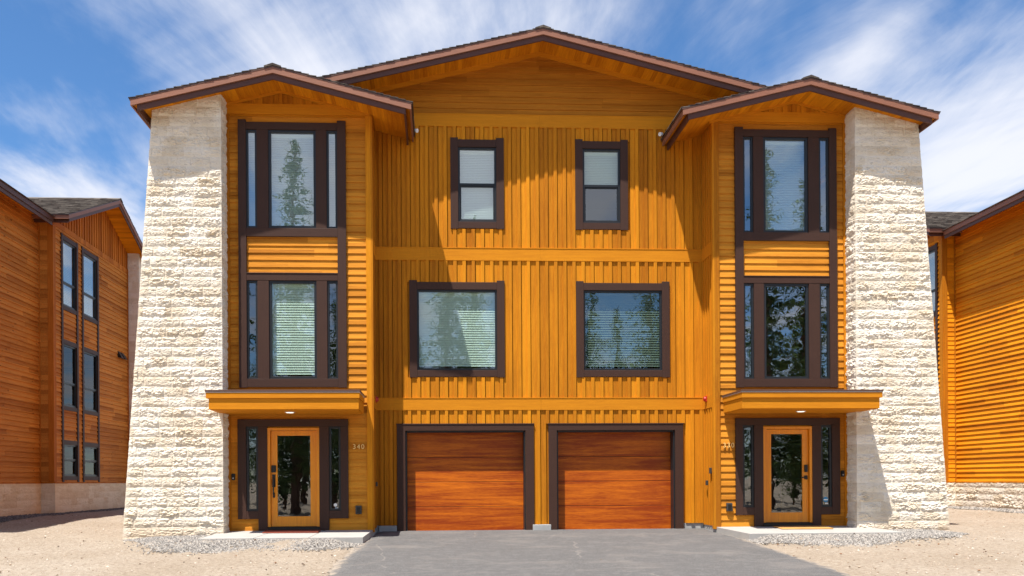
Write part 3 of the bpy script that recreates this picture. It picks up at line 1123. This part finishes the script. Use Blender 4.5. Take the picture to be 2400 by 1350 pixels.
    for a, b in dops:
        x0, x1 = A(a, b)
        wl = window(duplex, x0, x1, .475, 2.15, YT + 0.0, m_glassd, w=0.045)
        if (s > 0 and a > 5) or (s < 0 and a < 5):
            cx = (x0 + x1) / 2; cz = .475 + 0.15 + (0 if s > 0 else -.04)
            rr = 0.055 if s > 0 else 0.035
            mb = MB(); mb.tube((cx, YT + 0.03, cz), (cx, YT + 0.034, cz), rr, rr, 20); st = mb.build('sticker', m_blue if s > 0 else m_white, wl)
            mb = MB(); mb.box(cx - rr * .8, cx + rr * .8, YT + 0.027, YT + 0.03, cz - rr * .3, cz + rr * .15); mb.box(cx - rr * .3, cx + .05, YT + .027, YT + .03, cz - rr - .035, cz - rr - .015); mb.build('sticker', m_white, wl)
    # frame, threshold, leaf
    mb = MB()
    x0, x1 = A(D0, D1)
    for a, b in ((D0, D0 + .055), (D1 - .055, D1)):
        xa, xb = A(a, b); mb.box(xa, xb, YT - 0.018, YT + 0.11, 0.16, 2.125)
    mb.box(x0 + .055, x1 - .055, YT - 0.018, YT + 0.11, 2.07, 2.125)
    mb.each('door_frame', m_doorwood, duplex, bevel=0.004)
    mb = MB(); mb.box(x0, x1, YT - 0.06, YT + 0.11, 0.09, 0.125); mb.box(x0, x1, YT - 0.0, YT + 0.11, 0.125, 0.158)
    mb.each('threshold', m_black, duplex, bevel=0.004)
    mb = MB()
    a, b = x0 + .06, x1 - .06
    mb.box(a, a + .125, YT + 0.035, YT + 0.08, 0.165, 2.065); mb.box(b - .125, b, YT + 0.035, YT + 0.08, 0.165, 2.065)
    mb.box(a + .125, b - .125, YT + 0.036, YT + 0.08, 0.165, 0.365); mb.box(a + .125, b - .125, YT + 0.036, YT + 0.08, 1.97, 2.065)
    door = mb.build('door', m_doorwood, duplex, bevel=0.003)
    pane(a + .125, b - .125, .365, 1.97, YT + 0.055, m_glassd, door)
    hx = s * (D1 - .115)
    y = YT + 0.035
    mb = MB()
    if s < 0:
        mb.box(hx - .045, hx + .045, y - .03, y, 1.24, 1.38)
        lk = mb.build('lock', m_black, door, bevel=0.006)
        mb = MB()
        mb.box(hx - .032, hx + .032, y - .015, y, 0.95, 1.2)
        mb.tube((hx, y, 1.12), (hx, y - .06, 1.10), .012); mb.tube((hx, y - .06, 1.11), (hx, y - .06, .80), .014); mb.tube((hx, y - .06, .81), (hx, y, .79), .012)
        mb.box(hx - .02, hx + .02, y - .012, y, .74, .84)
        mb.build('handle', m_black, door, bevel=0.003)
    else:
        mb.box(hx - .036, hx + .036, y - .03, y, 1.19, 1.34)
        mb.build('lock', m_black, door, bevel=0.01)
        mb = MB()
        mb.box(hx - .036, hx + .036, y - .012, y, 1.04, 1.12); mb.tube((hx, y, 1.08), (hx, y - .05, 1.08), .012); mb.tube((hx + .01, y - .05, 1.08), (hx - .12, y - .05, 1.08), .011)
        mb.build('handle', m_black, door, bevel=0.003)

    # flat entrance canopy
    C0, C1 = 3.617, 6.40 - s * 0.035
    yf = YT - 1.15
    mb = MB(); x0, x1 = A(C0, C1)
    mb.box(x0 - .015, x1 + .015, yf - .015, YT - 0.045, 2.722, 2.756)
    can = mb.build('canopy_roof', m_capbrown, duplex, bevel=0.003)
    mb = MB(); mb.box(x0 - .008, x1 + .008, yf - .008, YT - 0.043, 2.706, 2.721)
    mb.each('drip_edge', m_metal, can)
    mb = MB(); mb.box(x0, x1, yf, YT - 0.042, 2.605, 2.705)
    mb.each('fascia', m_band, can, bevel=0.002)
    mb = MB(); x0, x1 = A(C0 + .016, C1 - .045); mb.box(x0, x1, yf + .028, YT - 0.041, 2.400, 2.604)
    mb.each('fascia', m_band, can, bevel=0.002)
    mb = MB(); mb.box(x0 + .02, x1 - .02, yf + .05, YT - 0.04, 2.388, 2.3995); mb.build('soffit', m_band, can)
    lx = s * 4.99
    mb = MB(); mb.tube((lx, YT - .62, 2.376), (lx, YT - .62, 2.3875), .095, .095, 24); mb.build('light_ring', m_white, can)
    mb = MB(); mb.tube((lx, YT - .62, 2.372), (lx, YT - .62, 2.3755), .07, .07, 24); mb.build('lamp', m_lamp, can)

    # small fittings
    mb = MB(); mb.box(s * 3.75 - .06, s * 3.75 + .06, YT - .05, YT + .02, .40, .57)
    fit = mb.build('outlet_box', m_grey, duplex, bevel=0.012)
    mb = MB(); mb.box(s * 3.75 - .035, s * 3.75 + .035, YT - .062, YT - .05, .42, .54); mb.build('cover', m_black, fit, bevel=0.006)
    dbx = s * (TO - 0.105)
    mb = MB(); mb.box(dbx - .032, dbx + .032, YT - .03, YT + .02, 1.09, 1.22); db = mb.build('doorbell', m_black, duplex, bevel=0.008)
    mb = MB(); mb.tube((dbx, YT - .034, 1.13), (dbx, YT - .03, 1.13), .014, .014, 14); mb.build('button', m_metal, db)
    # fire alarm on the inner side wall
    ax = s * (TI - .025)
    mb = MB(); xa, xb = sorted((ax, ax - s * .025)); mb.box(xa, xb, -.36, -.24, 2.67, 2.79)
    al = mb.build('fire_alarm', m_red, duplex, bevel=0.006)
    mb = MB(); mb.tube((ax - s * .025, -.30, 2.73), (ax - s * .06, -.30, 2.73), .05, .042, 18); mb.build('horn', m_red, al)
    if s > 0:
        for yy_, zz_, h in ((-.60, 1.17, .12), (-.36, .93, .10)):
            xa, xb = sorted((s * TI - s * .02, s * TI - s * .065))
            mb = MB(); mb.box(xa, xb, yy_ - .03, yy_ + .03, zz_, zz_ + h); mb.build('switch_box', m_grey, duplex, bevel=0.006)
    else:
        xa, xb = sorted((s * TI - s * .02, s * TI - s * .06))
        mb = MB(); mb.box(xa, xb, -.40, -.34, .95, 1.04); mb.build('switch_box', m_grey, duplex, bevel=0.006)
    # house number
    cu = bpy.data.curves.new('house_number', 'FONT')
    cu.body = '340' if s < 0 else '330'
    cu.size = 0.135; cu.extrude = 0.008; cu.align_x = 'CENTER'; cu.space_character = 1.25
    tmp = bpy.data.objects.new('tmp', cu); COL.objects.link(tmp)
    dg = bpy.context.evaluated_depsgraph_get()
    me = bpy.data.meshes.new_from_object(tmp.evaluated_get(dg))
    bpy.data.objects.remove(tmp)
    me.transform(Matrix.Translation((s * 3.745, YT - 0.012, 1.70)) @ Matrix.Rotation(rad(90), 4, 'X'))
    me.materials.clear(); me.materials.append(m_gold)
    o = bpy.data.objects.new('house_number', me); COL.objects.link(o); o.parent = duplex

    # leaning stone pier
    yp = -1.15
    sof = lambda x, y: TS - TSL * np.abs(np.abs(x) - TC) + 0.02
    outer = lambda z: s * (8.175 - s * 0.045 - 0.0735 * z)
    if s < 0:
        stone_strip('stone_pier', [(-8.135, 0.4), (-8.135, yp), (-TO, yp), (-TO, YT + 0.05)], -0.2, 8.9, m_stone, duplex,
                    ([0, 1], outer), sof, seed=3)
    else:
        # run the strip from the inner side round to the outer end
        stone_strip('stone_pier', [(TO, YT + 0.05), (TO, yp), (8.10, yp), (8.10, 0.4)], -0.2, 8.9, m_stone, duplex,
                    ([2, 3], outer), sof, seed=8)
    # roof
    wl, wr = (2.64, 2.605) if s < 0 else (2.53, 2.56)
    gable_roof(duplex, s * TC, TS, TSL, wl, wr, YT - 0.8, 0.06, back_l=(0.30 if s < 0 else 0.03), back_r=(0.03 if s < 0 else 0.30))
    # floodlight at the end of the inner eave
    xe = s * (TC - (2.605 if s < 0 else 2.53) - 0.03)
    mb = MB(); mb.tube((xe - 0.0 * s, -0.10, 8.33), (xe - s * .05, -0.14, 8.31), .035, .04, 14); mb.build('floodlight', m_white, duplex)


M_ = bpy.data.materials.new('canopy_lamp'); M_.use_nodes = True
_b = M_.node_tree.nodes['Principled BSDF']
_b.inputs['Base Color'].default_value = (.9, .88, .82, 1); _b.inputs['Emission Color'].default_value = (1, .95, .85, 1); _b.inputs['Emission Strength'].default_value = 0.9
m_lamp = M_
tower(-1)
tower(1)


def body():
    """main block behind the street front: side and back walls, floors, roof"""
    mb = MB()
    for s in (-1, 1):
        a, b = mirr(s, 7.15, 7.30)
        mb.box(a, b, 0.12, 11.0, -0.1, 8.2)
        a, b = mirr(s, 3.46, 7.30)
        mb.box(a, b, 0.30, 0.42, 2.9, 8.3) if False else None
        a, b = mirr(s, TO + .04, 7.30); mb.box(a, b, 0.02, 0.119, -0.1, 8.1)
    mb.prism([(-7.3, -.1), (7.3, -.1), (7.3, 8.15), (0, 9.95), (-7.3, 8.15)], 11.0, 11.12)
    mb.each('outer_wall', m_lap, duplex)
    mb = MB()
    for z in (0.02, 2.75, 5.80):
        mb.box(-7.14, 7.14, 0.28 if z < 1 else 0.13, 10.99, z - 0.06, z)
        for s in (-1, 1):
            a, b = mirr(s, TI + .11, TO - .03); mb.box(a, b, YT + .14, 0.27 if z < 1 else 0.12, z - .055, z + 0.004)
    mb.box(-7.14, 7.14, 0.13, 10.99, 8.38, 8.44)
    mb.each('floor', m_roomdark, duplex)
    mb = MB()
    mb.box(-7.14, 7.14, 5.0, 5.1, 0.03, 8.36)
    for x in (-3.6, 0.0, 3.6): mb.box(x - .05, x + .05, .14, 4.99, .03, 8.36)
    mb.each('partition', m_room, duplex)
    r = gable_roof(duplex, 0.0, MS, MSL, 4.8, 4.8, -0.75, 0.31, side=())
    r = gable_roof(duplex, 0.0, MS - 0.005, MSL, 7.80, 7.80, 0.315, 11.8, face=False)


body()

# door mats
for x0, x1, y0, y1, z, mt, lb in ((-3.42, -2.35, -1.22, -0.83, 0.088, (0.20, 0.045, 0.025), 'flat rust red doormat at the sill of the left entrance door'),
                                (6.75, 7.78, -1.36, -0.88, 0.086, (0.50, 0.27, 0.08), 'tan coir doormat on the slab before the right entrance door')):
    mb = MB()
    zf = lambda y: 0.085 - 0.0508 * (-0.70 - y) + 0.003
    mb.add([(x0, y0, zf(y0)), (x1, y0, zf(y0)), (x1, y1, zf(y1)), (x0, y1, zf(y1)), (x0, y0, zf(y0) + .018), (x1, y0, zf(y0) + .018), (x1, y1, zf(y1) + .018), (x0, y1, zf(y1) + .018)],
           [(0, 3, 2, 1), (4, 5, 6, 7), (0, 1, 5, 4), (1, 2, 6, 5), (2, 3, 7, 6), (3, 0, 4, 7)])
    o = mb.build('doormat', painted('mat_fibre_%d' % (x0 > 0), mt, 0.95, 0.3), bevel=0.004)
    tag(o, lb, 'doormat')

# ------------------------------------------------------------------ neighbouring houses


def neighbour(name, loc, rz, m, zb, zg, lapm, batm, label, roofm=m_soffit):
    """local x runs along the wall (m = +1/-1 towards the tower), -y faces the gap between the houses"""
    root = tag(empty(name, (loc[0], loc[1], 0), rz), label, 'house')
    A = lambda a, b: (a, b) if m > 0 else (-b, -a)
    TW, BACK = 7.3, 0.40
    eav = zb + 7.5          # soffit level at the eave
    # stone base
    pts = [(-9.08, 10.7), (-9.08, BACK), (0.0, BACK), (0.0, 0.0), (TW + 1.2, 0.0)]
    if m < 0: pts = [(-x, y) for x, y in pts][::-1]
    pts2 = [(x, y - 0.06) for x, y in pts]
    pts2[2] = (pts2[2][0] - m * 0.06, pts2[2][1])
    pts2[3 if m > 0 else 1] = (pts2[3 if m > 0 else 1][0] - m * 0.06, pts2[3 if m > 0 else 1][1])
    stone_strip('stone_base', pts2, zg - 0.3, zb - 0.03, m_stone2 if m > 0 else m_stone, root, amp=0.5 if m > 0 else 1.0, step=0.03, seed=21 + (m > 0))
    # lap siding on main wall, return and tower
    wins = []
    if m > 0:
        cols = ((0.50, 1.68), (1.98, 3.30))
    else:
        cols = ((0.22, 1.40), (1.70, 2.95))
    rows = ((0.06, 1.26, 0.68), (2.16, 4.27, 3.0), (5.16, 7.38, 6.0))
    for a, b in cols:
        for z0, z1, rl in rows: wins.append((a, b, zb + z0, zb + z1, zb + rl))
    mb = MB()
    lap(mb, *A(-9.0, -0.01), zb, eav + 0.4, 0.14, BACK, (), (), 0.004, 0.034)
    panel(mb, *A(-9.0, 0.02), zb, eav + 0.1, BACK, BACK + 0.1)
    holes = [(*A(a + .03, b - .03), z0, z1) for a, b, z0, z1, _ in wins] + [(*A(a + .02, a + .10), zb, zb + 7.38) for a, b in cols] + [(*A(b - .10, b - .02), zb, zb + 7.38) for a, b in cols]
    lap(mb, *A(0.13, TW - 1.3), zb, zb + 7.5, 0.14, 0.006, holes, (), 0.004, 0.034)
    gh = [(*A(a + .10, b - .10), z0 + .1, z1 - .1) for a, b, z0, z1, _ in wins]
    panel(mb, *A(0.02, TW), zb, zb + 7.55, 0.012, 0.1, gh)
    mb.build('lap_siding', lapm, root)
    mb = MB()                                              # the return, facing across the main wall
    n_ = int((eav + 0.1 - zb) / 0.14)
    for k in range(n_):
        za = zb + k * 0.14
        x_t, x_b = -m * 0.005, -m * 0.021
        vs = [(x_b, 0.03, za), (x_b, BACK - .005, za), (x_t, BACK - .005, za + .14), (x_t, 0.03, za + .14), (m * .02, .03, za), (m * .02, BACK - .005, za), (m * .02, BACK - .005, za + .14), (m * .02, .03, za + .14)]
        mb.add(vs, [(0, 1, 2, 3), (0, 4, 5, 1), (3, 2, 6, 7), (0, 3, 7, 4), (1, 5, 6, 2)])
    mb.build('return_siding', lapm, root)
    mb = MB()
    x0, x1 = A(-0.035, 0.13); mb.box(x0, x1, -0.03, 0.03, zb, zb + 7.5)
    x0, x1 = A(-0.036, 0.0); mb.box(x0, x1, 0.031, 0.13, zb, zb + 7.5)
    x0, x1 = A(-0.06, -0.022); mb.box(x0, x1, BACK - .05, BACK - .004, zb, eav + .1)
    x0, x1 = A(TW - 1.35, TW - 1.27); mb.box(x0, x1, -0.03, 0.012, zb, zb + 7.6)
    mb.each('corner_board', batm, root)
    mb = MB()                                              # sill board over the base, frieze
    x0, x1 = A(-9.0, -0.065); mb.box(x0, x1, BACK - .075, BACK, zb - .04, zb - .002)
    x0, x1 = A(-0.06, TW - 1.28); mb.box(x0, x1, -0.075, BACK - .08 if False else 0.0, zb - .04, zb - .002)
    x0, x1 = A(-0.075, -0.0); mb.box(x0, x1, 0.001, BACK - .076, zb - .04, zb - .002)
    x0, x1 = A(0.0, TW); mb.box(x0, x1, -0.028, 0.012, zb + 7.5, zb + 7.66)
    mb.each('band_trim', batm, root)
    # gable battens
    RC, RSL = 3.6, 0.43
    RS = eav + RSL * (RC + 0.55) + 0.02
    gc = [(RSL, 1, RS + RSL * m * RC), (-RSL, 1, RS - RSL * m * RC)]
    mb = MB()
    panel(mb, *A(0, TW), zb + 7.66, RS, 0.012, 0.1, (), gc)
    battens(mb, [m * (0.2 + 0.193 * k) for k in range(37)], 0.07, zb + 7.66, RS, -0.012, 0.02, (), gc)
    mb.build('gable_battens', batm, root)
    # windows
    mbt, mbr = MB(), MB()
    for a, b in cols:
        for c, d in ((a, a + .11), (b - .11, b)):
            x0, x1 = A(c, d); mbt.box(x0, x1, -0.045, 0.02, zb, zb + 7.40)
    for a, b, z0, z1, rl in wins:
        x0, x1 = A(a + .11, b - .11)
        mbr.box(x0, x1, -0.038, 0.02, z0 - 0.0, z0 + .12); mbr.box(x0, x1, -0.038, 0.02, z1 - .13, z1)
    mbt.each('window_trim', m_trim, root); mbr.each('window_trim', m_trimx, root)
    for k, (a, b, z0, z1, rl) in enumerate(wins):
        x0, x1 = A(a + .105, b - .105)
        window(root, x0, x1, z0 + .115, z1 - .125, -0.005, m_glassb if z0 > zb + 5 else m_glassn, z0 + .15 if z0 > zb + 5 else None, m_blind, rail=rl, w=0.05)
    # leaning pier at the far end of the tower
    pin = [(TW - 1.25, 0.05), (TW - 1.25, -0.40), (TW + 1.0, -0.40), (TW + 1.0, 0.6)]
    fn = lambda z: m * (TW + 1.1 - 0.0735 * z)
    if m > 0:
        stone_strip('stone_pier', pin, zg - 0.3, zb + 9.0, m_stone, root, ([2, 3], fn), lambda x, y: RS - RSL * np.abs(np.abs(x) - RC) + .02, amp=0.5, step=0.035, seed=31)
    else:
        pin = [(-x, y) for x, y in pin][::-1]
        stone_strip('stone_pier', pin, zg - 0.3, zb + 9.0, m_stone, root, ([0, 1], fn), lambda x, y: RS - RSL * np.abs(np.abs(x) - RC) + .02, amp=0.5, step=0.035, seed=33)
    # tower roof: gable towards the gap
    r = gable_roof(root, m * RC, RS, RSL, RC + .42, RC + .42, -0.62, 6.0)
    # main roof: eave along the wall, sloping up away from the gap
    sh, so, f1, f2, dr = MB(), MB(), MB(), MB(), MB()
    x0, x1 = A(-9.6, -0.43)
    ye = BACK - 0.62
    ze = eav
    for k in range(48):
        d1 = -0.035 + k * 0.14
        z = ze + 0.098 + 0.30 * d1
        sh.add([(x0, ye + d1, z + .0), (x1, ye + d1, z), (x1, ye + d1 + .17, z + .051), (x0, ye + d1 + .17, z + .051), (x0, ye + d1, z + .02), (x1, ye + d1, z + .02), (x1, ye + d1 + .17, z + .057), (x0, ye + d1 + .17, z + .057)],
               [(0, 3, 2, 1), (4, 5, 6, 7), (0, 1, 5, 4), (1, 2, 6, 5), (2, 3, 7, 6), (3, 0, 4, 7)])
    so.add([(x0, ye + .03, ze), (x1, ye + .03, ze), (x1, 6.8, ze + .30 * (6.8 - ye)), (x0, 6.8, ze + .30 * (6.8 - ye)), (x0, ye + .03, ze + .08), (x1, ye + .03, ze + .08), (x1, 6.8, ze + .09 + .30 * (6.8 - ye)), (x0, 6.8, ze + .09 + .30 * (6.8 - ye))],
           [(0, 3, 2, 1), (4, 5, 6, 7), (0, 1, 5, 4), (1, 2, 6, 5), (2, 3, 7, 6), (3, 0, 4, 7)])
    f1.box(x0, x1, ye, ye + .03, ze - .05, ze + .085)
    f2.box(x0, x1, ye + .031, ye + .07, ze - .15, ze + .03)
    dr.box(x0, x1, ye - .015, ye + .03, ze + .086, ze + .10)
    rr = sh.build('roof', m_shingle, root)
    so.build('soffit', m_soffit, rr); f1.each('fascia', m_fascia2 if m > 0 else m_fascia, rr); f2.each('fascia', m_fascia2, rr); dr.each('drip_edge', m_capbrown, rr)
    # rest of the block
    mb = MB()
    x0, x1 = A(-9.0, TW + .6)
    mb.box(x0, x0 + .12, BACK + .11, 10.5, zg - .2, eav + .1); mb.box(x1 - .12, x1, BACK + .11, 10.5, zg - .2, eav + .1)
    mb.box(x0, x1, 10.5, 10.62, zg - .2, eav + 2.2)
    mb.box(x0 + .12, x1 - .12, BACK + .11, 10.49, eav - .25, eav - .2)
    mb.each('outer_wall', lapm, root)
    mb = MB()
    mb.box(x0 + .13, x1 - .13, 4.2, 4.3, zg, eav - .26); mb.each('partition', m_room, root)
    if m > 0:
        for xx_ in (5.0, 5.32):
            mb = MB()
            mb.add([(xx_, 0.0, 5.45), (xx_ + .22, 0.0, 5.45), (xx_ + .22, 0, 5.66), (xx_, 0, 5.66), (xx_ - .01, -.16, 5.42), (xx_ + .23, -.16, 5.42), (xx_ + .22, -.03, 5.66), (xx_, -.03, 5.66)],
                   [(4, 5, 6, 7), (0, 4, 7, 3), (1, 2, 6, 5), (7, 6, 2, 3), (0, 1, 5, 4)])
            mb.build('vent_hood', m_black, root)
    return root


neighbour('timber_house', (-11.2, 7.62), rad(90), 1, 1.09, 0.22, m_cedar, m_cedarv,
          'red cedar sided house cut off by the left edge with paired tall windows', )
neighbour('timber_house', (15.5, 7.72), rad(-90), -1, 0.95, 0.16, m_rlap, m_batten,
          'bright amber lap sided house cut off by the right edge with a blank sunlit wall')

# ------------------------------------------------------------------ gravel, pebbles, litter


def stones(name, pts, sizes, mat, flat=0.6, dz=0.0):
    n = len(pts)
    base = np.array([(1, 0, 0), (0, 1, 0), (-1, 0, 0), (0, -1, 0), (0, 0, 1), (0, 0, -1)], float)
    fc = np.array([(0, 1, 4), (1, 2, 4), (2, 3, 4), (3, 0, 4), (1, 0, 5), (2, 1, 5), (3, 2, 5), (0, 3, 5)])
    v = base[None] * (1 + 0.35 * rng.uniform(-1, 1, (n, 6, 1)))
    v = v * sizes[:, None, None] * np.stack([np.ones(n), rng.uniform(.6, 1, n), np.full(n, flat)], -1)[:, None]
    a = rng.uniform(0, 2 * np.pi, n)
    c, s_ = np.cos(a)[:, None], np.sin(a)[:, None]
    x = v[..., 0] * c - v[..., 1] * s_; y = v[..., 0] * s_ + v[..., 1] * c
    z = v[..., 2] + gz(pts[:, 0], pts[:, 1])[:, None] + dz + sizes[:, None] * 0.2
    V = np.stack([x + pts[:, :1], y + pts[:, 1:], z], -1).reshape(-1, 3)
    Q = (fc[None] + (np.arange(n) * 6)[:, None, None]).reshape(-1, 3)
    return np_obj(name, V, Q, mat)


def bed(outline, n, sz=(0.010, 0.026)):
    """scatter n stones inside the ragged outline (list of x, y)"""
    P = np.array(outline)
    lo, hi = P.min(0), P.max(0)
    pts = rng.uniform(lo, hi, (int(n * 2.2), 2))
    x, y = pts[:, 0], pts[:, 1]
    inside = np.zeros(len(pts), bool)
    for (x0, y0), (x1, y1) in zip(P, np.roll(P, -1, 0)):
        c = ((y0 > y) != (y1 > y)) & (x < (x1 - x0) * (y - y0) / (y1 - y0 + 1e-12) + x0)
        inside ^= c
    pts = pts[inside]
    pts = pts + rng.standard_normal(pts.shape) * np.where(rng.random(len(pts)) < 0.35, 0.16, 0.03)[:, None] * np.where(pts[:, 1:] < -2.1, 1.0, 0.15)
    return pts, rng.uniform(*sz, len(pts))


beds = [
    [(-6.0, -1.35), (-4.3, -1.1), (-4.3, -1.9), (-1.45, -1.95), (-1.55, -2.5), (-2.1, -2.95), (-3.1, -2.8), (-3.9, -3.15), (-4.9, -2.9), (-5.4, -2.2)],
    [(5.8, -1.95), (8.9, -1.95), (8.95, -1.2), (10.0, -1.2), (10.4, -1.6), (9.6, -2.4), (8.7, -2.5), (7.6, -3.1), (6.6, -2.9), (5.85, -2.5)],
    [(-11.5, -1.5), (-11.45, 7.0), (-11.1, 7.5), (-11.1, 15.5), (-10.5, 15.5), (-10.55, 3.0), (-10.8, -1.5)],
    [(15.4, 15.0), (15.4, 7.7), (15.8, 7.6), (15.8, -1.5), (15.2, -1.5), (14.7, 7.2), (14.7, 15.0)],
]
for k, ol in enumerate(beds):
    P, S_ = bed(ol, 11000 if k < 2 else 5000)
    o = stones('gravel', P, S_ * (0.9 if k < 2 else 1.5), m_pebble if k != 2 else m_pebbled, 0.7, -0.027)
    tag(o, ('grey gravel spread before the left entrance slab', 'grey gravel spread before the right entrance slab', 'gravel strip along the stone base of the left house', 'gravel strip along the stone base of the right house')[k], 'gravel', kind='stuff')
# loose pebbles and twigs on the sand
P = np.stack([rng.uniform(-13, 17, 16000), -7.5 + 14 * rng.random(16000) ** 1.3], -1)
P = P[~((P[:, 0] > -1.6) & (P[:, 0] < 6.0)) & ~((np.abs(P[:, 0] - XC) < 8.3) & (P[:, 1] > -1.2))]
S_ = 0.005 + 0.020 * rng.random(len(P)) ** 5
tag(stones('pebbles', P, S_, m_sandpeb, 0.6, -0.03), 'loose pebbles and crumbs scattered over the sand', 'pebbles', kind='stuff')
# dry pine bits blown over the asphalt and sand
P1 = np.stack([rng.normal(2.0, 1.6, 90), -0.25 - np.abs(rng.normal(0, 0.55, 90))], -1)
P2 = np.stack([rng.uniform(-1.3, 5.3, 60), rng.uniform(-6, -0.3, 60)], -1)
P3 = np.stack([rng.uniform(5.6, 12, 160), rng.uniform(-6.5, -2, 160)], -1)
P4 = np.stack([rng.uniform(-10, -1.6, 110), rng.uniform(-6.5, -2, 110)], -1)
Pl = np.concatenate([P1, P2]); Pl = Pl[(Pl[:, 0] > -1.3) & (Pl[:, 0] < 5.3)]
Ps = np.concatenate([P3, P4])
o = stones('pine_litter', np.concatenate([Pl, Ps]), np.concatenate([0.010 + 0.020 * rng.random(len(Pl)) ** 2, 0.006 + 0.024 * rng.random(len(Ps)) ** 4]), m_litter, 0.5, 0.0)
tag(o, 'brown pine cone scraps and bits of bark on driveway and sand', 'litter', kind='stuff')

# ------------------------------------------------------------------ pines across the street (seen in the window reflections)


def pine_mesh():
    r = random.Random(4)
    tv = MB()
    H = 17.0
    tv.tube((0, 0, -0.5), (0.1, 0.05, H * .5), .26, .16, 9); tv.tube((0.1, 0.05, H * .5), (0.0, 0.0, H), .16, .02, 9)
    V, F = [], []
    zz = 1.1
    while zz < H - .2:
        f = max((zz - 2.0) / (H - 2.0), 0)
        Rr = 2.6 * (1 - f) ** 0.75 * r.uniform(.7, 1.15) + .18
        nb = r.randint(4, 6)
        a0 = r.uniform(0, 6.28)
        for k in range(nb):
            if r.random() < .12: continue
            a = a0 + 6.283 * k / nb + r.uniform(-.4, .4)
            L = Rr * r.uniform(.6, 1.15)
            drop = r.uniform(.05, .35)
            nseg = max(3, int(L / .16))
            for j in range(nseg):
                t_ = (j + .6) / nseg
                c = Vector((math.cos(a) * L * t_, math.sin(a) * L * t_, zz + .22 * L * t_ - drop * L * t_ * t_ * 1.6))
                for q in range(7):
                    w = (.30 * (1 - .5 * t_)) * r.uniform(.6, 1.3)
                    d = Vector((r.uniform(-1, 1), r.uniform(-1, 1), r.uniform(-.7, .6))).normalized()
                    e = d.cross(Vector((r.uniform(-1, 1), r.uniform(-1, 1), r.uniform(-1, 1)))).normalized()
                    p = c + Vector((r.uniform(-.14, .14), r.uniform(-.14, .14), r.uniform(-.1, .1)))
                    o = len(V)
                    V.extend([tuple(p - e * w * .16), tuple(p + d * w), tuple(p + e * w * .16)])
                    F.append((o, o + 1, o + 2))
        zz += r.uniform(.22, .42)
    return tv, np.array(V), np.array(F)


tv, V, F = pine_mesh()
spots = [(-8.4, -34, 1.28, 0), (-5.2, -31, .93, 2.0), (-13, -38, 1.15, 1), (0.6, -37, 1.12, 3), (4.8, -32, .9, 4), (8.0, -36, 1.1, 5), (12.2, -31, .95, .5),
         (16, -37, 1.2, 2.6), (20.4, -36, 1.32, 1.7), (23.4, -37, 1.24, 3.9), (-18, -33, 1.05, 4.4), (2.6, -45, 1.25, 5.1), (-3.0, -46, 1.2, .9)]
rt_ = random.Random(2)
spots += [(-46 + 3.4 * k + rt_.uniform(-1, 1), -50 - rt_.uniform(0, 9), rt_.uniform(.75, 1.1), rt_.uniform(0, 6)) for k in range(28)]
spots += [(-30 + 4.6 * k + rt_.uniform(-1, 1), -40 - rt_.uniform(0, 5), rt_.uniform(.3, .55), rt_.uniform(0, 6)) for k in range(14)]
t0_, c0_ = None, None
for k, (x, y, sc, a) in enumerate(spots):
    root = tag(empty('pine_tree', (x, y, -0.72), a), 'tall pine across the street, mirrored in the front windows', 'tree', 'pines mirrored in the window panes')
    root.scale = (sc, sc, sc)
    if t0_ is None:
        t0_ = tv.build('trunk', m_bark, root)
        c0_ = np_obj('crown', V, F, m_needle, root)
    else:
        for src in (t0_, c0_):
            c = src.copy(); COL.objects.link(c); c.parent = root
